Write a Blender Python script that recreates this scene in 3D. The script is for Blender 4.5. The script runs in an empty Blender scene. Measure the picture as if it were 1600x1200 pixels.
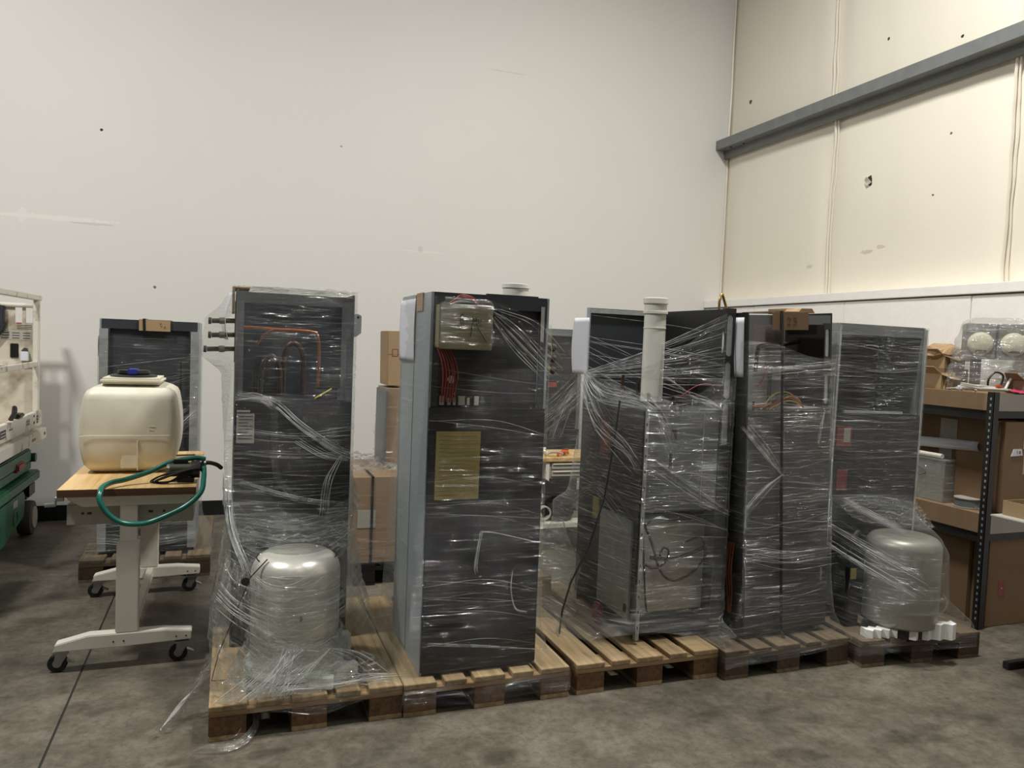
import bpy, bmesh, math, random
from mathutils import Vector, Matrix, noise as mnoise
random.seed(7)
PI = math.pi
sc = bpy.context.scene
COL = sc.collection

# ------------------------------------------------------------------ camera
# building frame: x along the back wall, y towards it, z up
def _v(a): return Vector(a)
FPX = 1200.0
def _cam_axes(vp=(359, 520), s=0.040):
    y = Vector((vp[0]-800, vp[1]-600, FPX)).normalized()
    h2 = Vector((vp[0]+1000-800, vp[1]+1000*s-600, FPX))
    up = h2.cross(y).normalized()
    if up.y > 0: up = -up
    x = y.cross(up).normalized()
    if x.x < 0: x = -x
    return x, y, up
_ax, _ay, _az = _cam_axes()
cam_d = bpy.data.cameras.new('camera'); cam = bpy.data.objects.new('camera', cam_d); COL.objects.link(cam)
cam_d.sensor_width = 36; cam_d.lens = 36*FPX/1600; cam_d.clip_start = 0.05; cam_d.clip_end = 100
R = Matrix(((_ax.x, -_ax.y, -_ax.z), (_ay.x, -_ay.y, -_ay.z), (_az.x, -_az.y, -_az.z)))
cam.matrix_world = Matrix.Translation((0, 0, 1.65)) @ R.to_4x4()
sc.camera = cam

# ------------------------------------------------------------------ world and lamps
w = bpy.data.worlds.new('world'); sc.world = w; w.use_nodes = True
w.node_tree.nodes['Background'].inputs[0].default_value = (0.80, 0.80, 0.78, 1)
w.node_tree.nodes['Background'].inputs[1].default_value = 0.06
def area(name, loc, size, power, col=(1, .985, .955), rot=(0, 0, 0)):
    d = bpy.data.lights.new(name, 'AREA'); d.shape = 'RECTANGLE'; d.size, d.size_y = size
    d.energy = power; d.color = col
    o = bpy.data.objects.new(name, d); o.location = loc; o.rotation_euler = rot; COL.objects.link(o); return o
area('bay_or_glint_lamp', (-2.8, 3.4, 6.3), (0.6, 0.4), 265)
area('bay_or_glint_lamp', (2.8, 2.9, 6.3), (0.6, 0.4), 245)
area('bay_or_glint_lamp', (0.4, 1.0, 6.3), (0.22, 0.15), 14)  # added small light for glints on the film, as are the next three
area('bay_or_glint_lamp', (0.9, -1.6, 6.3), (0.22, 0.15), 10)  # another added glint light, farther forward
area('bay_or_glint_lamp', (-1.4, 0.2, 6.3), (0.22, 0.15), 9)  # added glint light towards the left
area('bay_or_glint_lamp', (3.6, 0.4, 6.3), (0.22, 0.15), 10)  # added for film glints on the right hand cabinets
sc.view_settings.view_transform = 'Standard'; sc.view_settings.look = 'None'
sc.view_settings.gamma = 1; sc.view_settings.use_curve_mapping = False
sc.view_settings.exposure = 0.30
sc.cycles.transparent_max_bounces = 18
sc.cycles.max_bounces = 6

# ------------------------------------------------------------------ materials
MATS = {}
def nt(name):
    m = bpy.data.materials.new(name); m.use_nodes = True
    return m, m.node_tree.nodes, m.node_tree.links, m.node_tree.nodes['Principled BSDF']
def srgb(c):
    def f(u):
        u /= 255.0
        return u/12.92 if u <= .04045 else ((u+.055)/1.055)**2.4
    return (f(c[0]), f(c[1]), f(c[2]), 1)
def mat(name, c, rough=.5, metal=0., var=.12, scale=6., bump=0., bscale=40., stretch=(1, 1, 1), spec=.5, c2=None, lo=.35, hi=.7, detail=4):
    """plain procedural surface: colour varied by noise, optional bump"""
    if name in MATS: return MATS[name]
    m, N, L, p = nt(name)
    base = srgb(c)
    co = N.new('ShaderNodeTexCoord'); mp = N.new('ShaderNodeMapping'); mp.inputs['Scale'].default_value = stretch
    L.new(co.outputs['Object'], mp.inputs[0])
    n = N.new('ShaderNodeTexNoise'); n.inputs['Scale'].default_value = scale; n.inputs['Detail'].default_value = detail
    L.new(mp.outputs[0], n.inputs['Vector'])
    r = N.new('ShaderNodeValToRGB'); r.color_ramp.elements[0].position = lo; r.color_ramp.elements[1].position = hi
    d = srgb(c2) if c2 else tuple(base[i]*(1-var*2) for i in range(3))+(1,)
    r.color_ramp.elements[0].color = d; r.color_ramp.elements[1].color = base
    L.new(n.outputs[0], r.inputs[0]); L.new(r.outputs[0], p.inputs['Base Color'])
    p.inputs['Roughness'].default_value = rough; p.inputs['Metallic'].default_value = metal
    p.inputs['Specular IOR Level'].default_value = spec
    if bump:
        b = N.new('ShaderNodeBump'); b.inputs['Strength'].default_value = bump; b.inputs['Distance'].default_value = .01
        n2 = N.new('ShaderNodeTexNoise'); n2.inputs['Scale'].default_value = bscale; n2.inputs['Detail'].default_value = 3
        L.new(mp.outputs[0], n2.inputs['Vector']); L.new(n2.outputs[0], b.inputs['Height']); L.new(b.outputs[0], p.inputs['Normal'])
    MATS[name] = m; return m

def concrete():
    m, N, L, p = nt('concrete')
    co = N.new('ShaderNodeTexCoord')
    def noise(s, det=5, rough=.6, st=(1, 1, 1)):
        mp = N.new('ShaderNodeMapping'); mp.inputs['Scale'].default_value = st
        L.new(co.outputs['Object'], mp.inputs[0])
        n = N.new('ShaderNodeTexNoise'); n.inputs['Scale'].default_value = s; n.inputs['Detail'].default_value = det; n.inputs['Roughness'].default_value = rough
        L.new(mp.outputs[0], n.inputs['Vector']); return n
    def ramp(src, a, b, ca, cb):
        r = N.new('ShaderNodeValToRGB'); r.color_ramp.elements[0].position = a; r.color_ramp.elements[1].position = b
        r.color_ramp.elements[0].color = ca; r.color_ramp.elements[1].color = cb
        L.new(src.outputs[0], r.inputs[0]); return r
    def mul(a, b, f=1.):
        x = N.new('ShaderNodeMix'); x.data_type = 'RGBA'; x.blend_type = 'MULTIPLY'; x.inputs[0].default_value = f
        L.new(a, x.inputs[6]); L.new(b, x.inputs[7]); return x.outputs[2]
    a = ramp(noise(1.1, 6, .65), .36, .66, srgb((90, 84, 73)), srgb((124, 117, 103)))
    b = ramp(noise(6, 5, .7), .38, .62, srgb((205, 202, 196)), (1, 1, 1, 1))
    c = ramp(noise(26, 4, .75), .36, .55, srgb((190, 186, 178)), (1, 1, 1, 1))
    d = ramp(noise(2.3, 3, .5, (1, 2.2, 1)), .60, .70, (1, 1, 1, 1), srgb((198, 194, 188)))
    o = mul(mul(mul(a.outputs[0], b.outputs[0]), c.outputs[0], .6), d.outputs[0])
    L.new(o, p.inputs['Base Color'])
    rr = ramp(noise(3.5, 4), .3, .7, (.45, .45, .45, 1), (.72, .72, .72, 1)); L.new(rr.outputs[0], p.inputs['Roughness'])
    bp = N.new('ShaderNodeBump'); bp.inputs['Strength'].default_value = .15; bp.inputs['Distance'].default_value = .004
    L.new(noise(60, 3).outputs[0], bp.inputs['Height']); L.new(bp.outputs[0], p.inputs['Normal'])
    MATS['concrete'] = m; return m

def painted_wall(name, c, spots, axis, bump=.12):
    """paint with a list of marks: (a, b, ra, rb, colour, softness) in the wall's own plane"""
    m, N, L, p = nt(name)
    co = N.new('ShaderNodeTexCoord')
    n = N.new('ShaderNodeTexNoise'); n.inputs['Scale'].default_value = .8; n.inputs['Detail'].default_value = 3
    L.new(co.outputs['Object'], n.inputs['Vector'])
    r = N.new('ShaderNodeValToRGB'); b0 = srgb(c)
    r.color_ramp.elements[0].position = .3; r.color_ramp.elements[1].position = .7
    r.color_ramp.elements[0].color = tuple(x*.97 for x in b0[:3])+(1,); r.color_ramp.elements[1].color = b0
    L.new(n.outputs[0], r.inputs[0]); cur = r.outputs[0]
    sp = N.new('ShaderNodeSeparateXYZ'); L.new(co.outputs['Object'], sp.inputs[0])
    # a little noise warps the outline of each mark
    wn = N.new('ShaderNodeTexNoise'); wn.inputs['Scale'].default_value = 30; wn.inputs['Detail'].default_value = 4
    L.new(co.outputs['Object'], wn.inputs['Vector'])
    def mth(op, x, y):
        q = N.new('ShaderNodeMath'); q.operation = op
        for i, u in enumerate((x, y)):
            if isinstance(u, (int, float)): q.inputs[i].default_value = u
            else: L.new(u, q.inputs[i])
        return q.outputs[0]
    ua = sp.outputs['X' if axis == 'x' else 'Y']; ub = sp.outputs['Z']
    for (a, b, ra, rb, col, amt) in spots:
        da = mth('DIVIDE', mth('SUBTRACT', ua, a), ra); db = mth('DIVIDE', mth('SUBTRACT', ub, b), rb)
        dd = mth('ADD', mth('MULTIPLY', da, da), mth('MULTIPLY', db, db))
        dd = mth('ADD', dd, mth('MULTIPLY', mth('SUBTRACT', wn.outputs[0], .5), 3.0))
        k = N.new('ShaderNodeMath'); k.operation = 'LESS_THAN'; L.new(dd, k.inputs[0]); k.inputs[1].default_value = .8
        kk = mth('MULTIPLY', k.outputs[0], amt)
        x = N.new('ShaderNodeMix'); x.data_type = 'RGBA'; L.new(kk, x.inputs[0]); L.new(cur, x.inputs[6]); x.inputs[7].default_value = srgb(col)
        cur = x.outputs[2]
    L.new(cur, p.inputs['Base Color']); p.inputs['Roughness'].default_value = .6; p.inputs['Specular IOR Level'].default_value = .3
    bp = N.new('ShaderNodeBump'); bp.inputs['Strength'].default_value = bump; bp.inputs['Distance'].default_value = .004
    n3 = N.new('ShaderNodeTexNoise'); n3.inputs['Scale'].default_value = 45; n3.inputs['Detail'].default_value = 3
    L.new(co.outputs['Object'], n3.inputs['Vector']); L.new(n3.outputs[0], bp.inputs['Height']); L.new(bp.outputs[0], p.inputs['Normal'])
    MATS[name] = m; return m

def wood(name, c, c2, along='y', scale=1., rough=.7):
    m, N, L, p = nt(name)
    co = N.new('ShaderNodeTexCoord'); mp = N.new('ShaderNodeMapping')
    s = {'x': (2, 30, 30), 'y': (30, 2, 30), 'z': (30, 30, 2)}[along]
    mp.inputs['Scale'].default_value = [q*scale for q in s]
    oi = N.new('ShaderNodeObjectInfo')
    L.new(co.outputs['Object'], mp.inputs[0])
    add = N.new('ShaderNodeVectorMath'); add.operation = 'ADD'
    sc_ = N.new('ShaderNodeMath'); sc_.operation = 'MULTIPLY'; sc_.inputs[1].default_value = 37
    L.new(oi.outputs['Random'], sc_.inputs[0])
    L.new(mp.outputs[0], add.inputs[0]); L.new(sc_.outputs[0], add.inputs[1])
    n = N.new('ShaderNodeTexNoise'); n.inputs['Scale'].default_value = 1; n.inputs['Detail'].default_value = 5; n.inputs['Distortion'].default_value = .6
    L.new(add.outputs[0], n.inputs['Vector'])
    r = N.new('ShaderNodeValToRGB'); r.color_ramp.elements[0].position = .32; r.color_ramp.elements[1].position = .66
    r.color_ramp.elements[0].color = srgb(c2); r.color_ramp.elements[1].color = srgb(c)
    L.new(n.outputs[0], r.inputs[0])
    hs = N.new('ShaderNodeHueSaturation'); mr = N.new('ShaderNodeMapRange'); mr.inputs[3].default_value = .8; mr.inputs[4].default_value = 1.15
    L.new(oi.outputs['Random'], mr.inputs[0]); L.new(mr.outputs[0], hs.inputs['Value']); L.new(r.outputs[0], hs.inputs['Color'])
    L.new(hs.outputs[0], p.inputs['Base Color']); p.inputs['Roughness'].default_value = rough
    MATS[name] = m; return m

def film(name, haze=.06, streak=.35, gloss=.5, tint=(.93, .94, .93), vs=1., rough=.16, crinkle=.35, seed=0.):
    """stretch film: clear, with pulled streaks and creases that catch the light, plus glint lines drawn as opacity. UV in metres"""
    m = bpy.data.materials.new(name); m.use_nodes = True; N = m.node_tree.nodes; L = m.node_tree.links
    for n in list(N): N.remove(n)
    out = N.new('ShaderNodeOutputMaterial')
    uv = N.new('ShaderNodeUVMap')
    def nz(rot, s, det=3, rough_=.6, dist=0.):
        mp = N.new('ShaderNodeMapping'); mp.inputs['Rotation'].default_value = (0, 0, rot); mp.inputs['Scale'].default_value = (s[0], s[1]*vs, 1)
        mp.inputs['Location'].default_value = (seed, seed*1.7, seed)
        L.new(uv.outputs[0], mp.inputs[0])
        n = N.new('ShaderNodeTexNoise'); n.inputs['Scale'].default_value = 1; n.inputs['Detail'].default_value = det; n.inputs['Roughness'].default_value = rough_
        n.inputs['Distortion'].default_value = dist
        L.new(mp.outputs[0], n.inputs['Vector']); return n.outputs[0]
    def ramp(x, a, b):
        q = N.new('ShaderNodeMapRange'); q.inputs[1].default_value = a; q.inputs[2].default_value = b; q.clamp = True; q.interpolation_type = 'SMOOTHSTEP'
        L.new(x, q.inputs[0]); return q.outputs[0]
    def mth(op, x, y=0.):
        q = N.new('ShaderNodeMath'); q.operation = op
        for i, u in enumerate((x, y)):
            if isinstance(u, (int, float)): q.inputs[i].default_value = u
            else: L.new(u, q.inputs[i])
        return q.outputs[0]
    f1 = nz(.04, (2.6, 105), 3, .65); f2 = nz(-.20, (2.6, 80)); f3 = nz(.27, (2.6, 85))
    big = nz(0, (2.2, 2.6), 2); big2 = nz(.8, (3.0, 2.2), 2)
    a = mth('MULTIPLY', ramp(f1, .50, .72), ramp(big, .36, .62))
    b = mth('MULTIPLY', ramp(f2, .54, .70), ramp(big2, .46, .62))
    c = mth('MULTIPLY', ramp(f3, .55, .70), mth('SUBTRACT', 1., ramp(big2, .36, .50)))
    st = mth('MAXIMUM', a, mth('MAXIMUM', b, c))
    f4 = nz(.02, (6, 240), 2); f5 = nz(-.12, (6, 210), 2); big3 = nz(.3, (4.5, 3.4), 2)
    ln = mth('MAXIMUM', mth('MULTIPLY', ramp(f4, .60, .66), ramp(big3, .44, .60)), mth('MULTIPLY', ramp(f5, .60, .66), mth('SUBTRACT', 1., ramp(big3, .38, .50))))  # thin glint lines, drawn into the opacity by noise
    st = mth('ADD', st, mth('MULTIPLY', ln, 1.3))
    cr = nz(.4, (26, 26), 4, .6, .8)
    # opacity
    lw = N.new('ShaderNodeLayerWeight'); lw.inputs['Blend'].default_value = .35
    bmp = N.new('ShaderNodeBump'); bmp.inputs['Strength'].default_value = .9; bmp.inputs['Distance'].default_value = .05
    hgt = mth('ADD', mth('ADD', mth('MULTIPLY', f1, .5), mth('MULTIPLY', st, .35)), mth('MULTIPLY', cr, crinkle))
    L.new(hgt, bmp.inputs['Height'])
    alpha = mth('ADD', mth('ADD', haze, mth('MULTIPLY', st, streak)), mth('MULTIPLY', mth('POWER', lw.outputs['Facing'], 2.5), .34))
    alpha = mth('MINIMUM', alpha, .92)
    tr = N.new('ShaderNodeBsdfTransparent'); tr.inputs[0].default_value = (*tint, 1)
    gl = N.new('ShaderNodeBsdfGlossy'); gl.inputs['Roughness'].default_value = rough; gl.inputs[0].default_value = (.95, .95, .95, 1)
    L.new(bmp.outputs[0], gl.inputs['Normal'])
    df = N.new('ShaderNodeBsdfDiffuse'); df.inputs[0].default_value = (.64, .64, .61, 1)
    tl = N.new('ShaderNodeBsdfTranslucent'); tl.inputs[0].default_value = (.64, .64, .61, 1)
    m1 = N.new('ShaderNodeMixShader'); m1.inputs[0].default_value = .4; L.new(df.outputs[0], m1.inputs[1]); L.new(tl.outputs[0], m1.inputs[2])
    m2 = N.new('ShaderNodeMixShader'); m2.inputs[0].default_value = gloss; L.new(m1.outputs[0], m2.inputs[1]); L.new(gl.outputs[0], m2.inputs[2])
    m3 = N.new('ShaderNodeMixShader'); L.new(alpha, m3.inputs[0]); L.new(tr.outputs[0], m3.inputs[1]); L.new(m2.outputs[0], m3.inputs[2])
    L.new(m3.outputs[0], out.inputs[0])
    MATS[name] = m; return m

concrete()
mat('baseboard_black', (26, 27, 28), .4, spec=.4)
mat('insul_white', (226, 219, 200), .42, var=.035, scale=2.2, bump=.10, bscale=35)
mat('board_white', (246, 243, 237), .55, var=.02, scale=14, bump=.14, bscale=28)
mat('girt_grey', (128, 131, 129), .45, .2, var=.07, scale=9)
mat('seam_white', (226, 219, 202), .4, var=.04)
wood('pallet_y', (176, 153, 116), (138, 114, 82), 'y')
wood('pallet_x', (164, 136, 98), (124, 96, 66), 'x')
wood('pallet_block', (118, 86, 58), (84, 60, 40), 'y', 1.6)
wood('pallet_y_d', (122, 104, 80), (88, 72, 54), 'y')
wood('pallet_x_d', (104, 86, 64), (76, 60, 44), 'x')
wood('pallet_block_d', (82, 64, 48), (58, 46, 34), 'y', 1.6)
mat('pallet_black', (20, 20, 21), .5)
wood('butcher', (222, 192, 140), (194, 156, 100), 'y', .8, .38)
wood('butcher_edge', (102, 72, 48), (76, 52, 36), 'x', 1., .5)
mat('dark_panel', (39, 39, 38), .5, .1, var=.05, scale=3)
mat('dark_inner', (40, 40, 41), .5, .1, var=.08)
mat('blue_grey', (66, 69, 74), .4, .35, var=.06)
mat('side_grey', (158, 167, 172), .42, .25, var=.06, scale=5)
mat('galv', (176, 179, 178), .38, .4, var=.10, scale=22)
mat('frame_grey', (108, 111, 113), .5, .2, var=.05)
mat('mid_grey', (72, 71, 68), .5, .15, var=.05)
mat('inner_taupe', (146, 137, 130), .45, .15, var=.06)
mat('copper', (190, 120, 84), .28, .9, var=.10, scale=20)
mat('copper_old', (88, 70, 60), .4, .7, var=.14, scale=20)
mat('brass', (176, 150, 100), .32, .8, var=.1)
mat('pipe_dark', (64, 58, 50), .55, .2, var=.18, scale=30)
mat('pipe_ins', (128, 120, 98), .7, .1, var=.2, scale=30)
mat('pvc', (222, 220, 208), .35, var=.03)
mat('paper', (214, 215, 220), .7, var=.02)
mat('paper_grey', (172, 168, 158), .7, var=.05)
mat('print_dark', (70, 68, 66), .7, var=.15, scale=60)
mat('card', (160, 135, 101), .8, var=.05, scale=5, bump=.05, bscale=60)
mat('card_dark', (124, 98, 70), .8, var=.06, scale=5)
mat('card_wrap', (150, 124, 96), .6, var=.06, scale=5)
mat('kraft', (176, 146, 108), .85, var=.12, scale=18, bump=.4, bscale=20)
mat('ink', (34, 32, 30), .7)
mat('black_rubber', (26, 26, 27), .65, var=.2, scale=12)
mat('black_plastic', (22, 22, 24), .4)
mat('strap_black', (20, 20, 21), .5)
mat('steel', (165, 166, 165), .32, .85, var=.1, scale=20)
mat('bench_white', (226, 221, 208), .42, var=.025)
mat('bench_grey', (176, 172, 160), .45, var=.03)
mat('hose_green', (30, 104, 88), .25, var=.06)
mat('pump_green', (60, 64, 40), .5)
mat('blue_plastic', (44, 60, 150), .35)
mat('lift_white', (216, 210, 196), .5, var=.16, scale=9, c2=(150, 132, 108), lo=.28, hi=.42)
mat('lift_green', (30, 98, 64), .45, var=.10, scale=7, c2=(28, 70, 50), lo=.3, hi=.5)
mat('lift_panel', (206, 198, 180), .5, var=.12, scale=5, c2=(150, 138, 116), lo=.3, hi=.5)
mat('tyre', (82, 78, 72), .8, var=.12, scale=14)
mat('red_paint', (150, 60, 58), .5)
mat('yellow_label', (172, 156, 92), .6, var=.06, scale=40); mat('yellow_line', (150, 134, 80), .6)
mat('tan_box', (142, 136, 108), .55, var=.10, scale=6)
mat('foam', (236, 236, 232), .85, var=.02)
mat('silver', (216, 213, 203), .30, .45, var=.05, scale=4, bump=.10, bscale=9)
mat('silver_dull', (152, 149, 140), .42, .4, var=.05, scale=4, bump=.05, bscale=9)
mat('wire_red', (156, 56, 50), .5); mat('wire_yellow', (206, 196, 70), .5); mat('wire_orange', (226, 104, 44), .5)
mat('wire_rust', (128, 66, 36), .5); mat('wire_black', (18, 18, 19), .45); mat('wire_white', (222, 220, 212), .45); mat('wire_green', (100, 140, 60), .5)
mat('pink', (206, 70, 110), .45); mat('green_card', (44, 120, 52), .6); mat('red_label', (140, 66, 62), .6)
mat('fixture_grey', (132, 130, 128), .55, var=.08); mat('cream', (226, 222, 196), .5, var=.05)
mat('rack_black', (44, 42, 40), .5, .3, var=.12, scale=10); mat('rack_board', (146, 120, 90), .75, var=.08, scale=9)
mat('dark_void', (18, 18, 18), .7); mat('bin_clear', (206, 204, 196), .4, var=.05)
mat('tape_roll', (120, 124, 122), .4)
mat('cap_black', (18, 18, 18), .5)
film('film_a', .024, .29, .72, seed=1.3, rough=.06)
film('film_b', .018, .13, .66, seed=4.1, rough=.06)
film('film_c', .08, .36, .55, seed=7.7, vs=.9, rough=.10)
film('film_d', .045, .24, .6, seed=9.2, vs=1.2)
film('film_crumple', .10, .65, .8, seed=2.2, vs=.6, rough=.06, crinkle=2.6)
film('film_heavy', .06, .60, .72, seed=12.2, vs=.6, rough=.09, crinkle=1.6)
film('film_card', .05, .30, .6, seed=3.1, crinkle=.9)
film('film_bag', .20, .30, .5, seed=5.5, vs=.2, crinkle=1.2, rough=.2)
def strand_mat(name, alpha=.52, rough=.12):
    m = bpy.data.materials.new(name); m.use_nodes = True; N = m.node_tree.nodes; L = m.node_tree.links
    p = N['Principled BSDF']; p.inputs['Base Color'].default_value = (.86, .86, .84, 1); p.inputs['Roughness'].default_value = rough
    p.inputs['Specular IOR Level'].default_value = .9; p.inputs['Alpha'].default_value = alpha
    co = N.new('ShaderNodeTexCoord'); n = N.new('ShaderNodeTexNoise'); n.inputs['Scale'].default_value = 14; n.inputs['Detail'].default_value = 1
    L.new(co.outputs['Object'], n.inputs['Vector']); q = N.new('ShaderNodeMapRange'); q.inputs[1].default_value = .35; q.inputs[2].default_value = .65; q.inputs[3].default_value = alpha*.35; q.inputs[4].default_value = min(1, alpha*1.25)
    L.new(n.outputs[0], q.inputs[0]); L.new(q.outputs[0], p.inputs['Alpha'])
    MATS[name] = m
strand_mat('film_strand')
film('film_ribbon_m', .35, .35, .7, seed=6.6, vs=.5, rough=.10)
film('film_band_m', .10, .25, .5, seed=16.6, vs=.4, rough=.14)
film('bin_film', .30, .2, .4, seed=8.6, vs=.3)
def poly_tank():
    m, N, L, p = nt('tank_poly')
    p.inputs['Base Color'].default_value = srgb((226, 214, 180)); p.inputs['Roughness'].default_value = .42
    p.inputs['Subsurface Weight'].default_value = .25; p.inputs['Subsurface Radius'].default_value = (.05, .04, .02); p.inputs['Subsurface Scale'].default_value = .6
    co = N.new('ShaderNodeTexCoord'); n = N.new('ShaderNodeTexNoise'); n.inputs['Scale'].default_value = 5; n.inputs['Detail'].default_value = 4
    L.new(co.outputs['Object'], n.inputs['Vector']); r = N.new('ShaderNodeValToRGB')
    r.color_ramp.elements[0].position = .3; r.color_ramp.elements[1].position = .7
    r.color_ramp.elements[0].color = srgb((204, 197, 176)); r.color_ramp.elements[1].color = srgb((226, 221, 203))
    L.new(n.outputs[0], r.inputs[0]); L.new(r.outputs[0], p.inputs['Base Color'])
    MATS['tank_poly'] = m
poly_tank()

# ------------------------------------------------------------------ mesh helpers
class MB:
    def __init__(s): s.v = []; s.f = []; s.uv = None
    def add(s, vs, fs):
        b = len(s.v); s.v += [tuple(q) for q in vs]; s.f += [tuple(b+i for i in f) for f in fs]; return s
    def box(s, x0, x1, y0, y1, z0, z1):
        return s.add([(x0, y0, z0), (x1, y0, z0), (x1, y1, z0), (x0, y1, z0), (x0, y0, z1), (x1, y0, z1), (x1, y1, z1), (x0, y1, z1)],
                     [(0, 3, 2, 1), (4, 5, 6, 7), (0, 1, 5, 4), (1, 2, 6, 5), (2, 3, 7, 6), (3, 0, 4, 7)])
    def obox(s, c, size, rot=(0, 0, 0)):
        from mathutils import Euler
        M = Matrix.Translation(c) @ Euler(rot).to_matrix().to_4x4(); a, b, h = [q/2 for q in size]
        P = [(-a, -b, -h), (a, -b, -h), (a, b, -h), (-a, b, -h), (-a, -b, h), (a, -b, h), (a, b, h), (-a, b, h)]
        return s.add([M @ Vector(q) for q in P], [(0, 3, 2, 1), (4, 5, 6, 7), (0, 1, 5, 4), (1, 2, 6, 5), (2, 3, 7, 6), (3, 0, 4, 7)])
    def prism(s, pts, a, b, axis='y'):
        """pts: 2-D outline; extruded from a to b along axis"""
        n = len(pts)
        def P(p, t): return {'x': (t, p[0], p[1]), 'y': (p[0], t, p[1]), 'z': (p[0], p[1], t)}[axis]
        vs = [P(p, a) for p in pts]+[P(p, b) for p in pts]
        fs = [tuple(range(n)), tuple(range(2*n-1, n-1, -1))]+[(i, n+i, n+(i+1) % n, (i+1) % n) for i in range(n)]
        return s.add(vs, fs)
    def tube(s, path, r, n=8, closed=False, caps=True):
        P = [Vector(q) for q in path]; m = len(P); rings = []
        rr = r if isinstance(r, (list, tuple)) else [r]*m
        t0 = (P[1]-P[0]).normalized(); ref = Vector((0, 0, 1)) if abs(t0.z) < .9 else Vector((1, 0, 0))
        u = t0.cross(ref).normalized()
        vs = []
        for i in range(m):
            if closed: t = (P[(i+1) % m]-P[i-1]).normalized()
            else: t = (P[min(i+1, m-1)]-P[max(i-1, 0)]).normalized()
            u = (u-t*u.dot(t)); u = u.normalized() if u.length > 1e-6 else t.orthogonal().normalized()
            w_ = t.cross(u)
            for k in range(n):
                a = 2*PI*k/n; vs.append(P[i]+(u*math.cos(a)+w_*math.sin(a))*rr[i])
        fs = []
        for i in range(m if closed else m-1):
            j = (i+1) % m
            for k in range(n):
                fs.append((i*n+k, i*n+(k+1) % n, j*n+(k+1) % n, j*n+k))
        if caps and not closed: fs += [tuple(range(n-1, -1, -1)), tuple((m-1)*n+k for k in range(n))]
        return s.add(vs, fs)
    def cyl(s, p0, p1, r, n=20, r1=None): return s.tube([p0, p1], [r, r if r1 is None else r1], n)
    def lathe(s, prof, c=(0, 0, 0), n=32, axis='z'):
        vs = []; m = len(prof)
        for (r, h) in prof:
            for k in range(n):
                a = 2*PI*k/n; x, y = r*math.cos(a), r*math.sin(a)
                q = {'z': (x, y, h), 'x': (h, x, y), 'y': (x, h, y)}[axis]
                vs.append((c[0]+q[0], c[1]+q[1], c[2]+q[2]))
        fs = [(i*n+k, i*n+(k+1) % n, (i+1)*n+(k+1) % n, (i+1)*n+k) for i in range(m-1) for k in range(n)]
        fs += [tuple(range(n-1, -1, -1)), tuple((m-1)*n+k for k in range(n))]
        return s.add(vs, fs)
    def grid(s, fn, nu, nv):
        vs = [fn(i/nu, j/nv) for j in range(nv+1) for i in range(nu+1)]
        fs = [(j*(nu+1)+i, j*(nu+1)+i+1, (j+1)*(nu+1)+i+1, (j+1)*(nu+1)+i) for j in range(nv) for i in range(nu)]
        return s.add(vs, fs)
    def build(s, name, m, parent=None, smooth=False, bevel=0., kind=None, label=None, fixn=True, uvs=None, thick=0., subd=0):
        me = bpy.data.meshes.new(name); me.from_pydata(s.v, [], s.f); me.update()
        if uvs is not None:
            ul = me.uv_layers.new(name='UVMap'); li = [0]*len(me.loops); me.loops.foreach_get('vertex_index', li)
            flat = []
            for i in li: flat += list(uvs[i])
            ul.data.foreach_set('uv', flat)
        if bevel or fixn:
            bm = bmesh.new(); bm.from_mesh(me)
            if fixn and uvs is None: bmesh.ops.recalc_face_normals(bm, faces=bm.faces)
            if bevel:
                eds = [e for e in bm.edges if len(e.link_faces) == 2 and e.calc_face_angle(0) > .6]
                bmesh.ops.bevel(bm, geom=eds, offset=bevel, segments=2, affect='EDGES', clamp_overlap=True)
            bm.to_mesh(me); bm.free()
        if smooth or bevel:
            me.shade_smooth()
            if uvs is None: me.set_sharp_from_angle(angle=.7)
        o = bpy.data.objects.new(name, me); COL.objects.link(o)
        o.data.materials.append(MATS[m] if isinstance(m, str) else m)
        if parent is not None: o.parent = parent
        if kind: o['kind'] = kind
        if label: o['label'] = label
        if thick:
            md = o.modifiers.new('solid', 'SOLIDIFY'); md.thickness = thick
        if subd:
            md = o.modifiers.new('sub', 'SUBSURF'); md.levels = subd; md.render_levels = subd
        return o
def B(x0, x1, y0, y1, z0, z1): return MB().box(x0, x1, y0, y1, z0, z1)
def T(path, r, n=8, **k): return MB().tube(path, r, n, **k)
def thing(name, label, cat, loc=(0, 0, 0), rot=(0, 0, 0), group=None):
    o = bpy.data.objects.new(name, None); o.empty_display_size = .1; COL.objects.link(o)
    o.location = loc; o.rotation_euler = rot; o['label'] = label; o['category'] = cat
    if group: o['group'] = group
    return o
def tag(o, label, cat, group=None, loc=None):
    o['label'] = label; o['category'] = cat
    if group: o['group'] = group
    if loc: o.location = loc
    return o
def copy_tree(o, parent=None):
    c = o.copy(); COL.objects.link(c); c.parent = parent
    for ch in list(o.children): copy_tree(ch, c)
    return c
def bez(pts, n=12):
    """smooth path through points (Catmull-Rom)"""
    P = [Vector(p) for p in pts]; P = [P[0]*2-P[1]]+P+[P[-1]*2-P[-2]]; out = []
    for i in range(1, len(P)-2):
        a, b, c, d = P[i-1:i+3]
        for k in range(n):
            t = k/n; out.append(.5*((2*b)+(c-a)*t+(2*a-5*b+4*c-d)*t*t+(3*b-a-3*c+d)*t**3))
    out.append(P[-2]); return out
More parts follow.
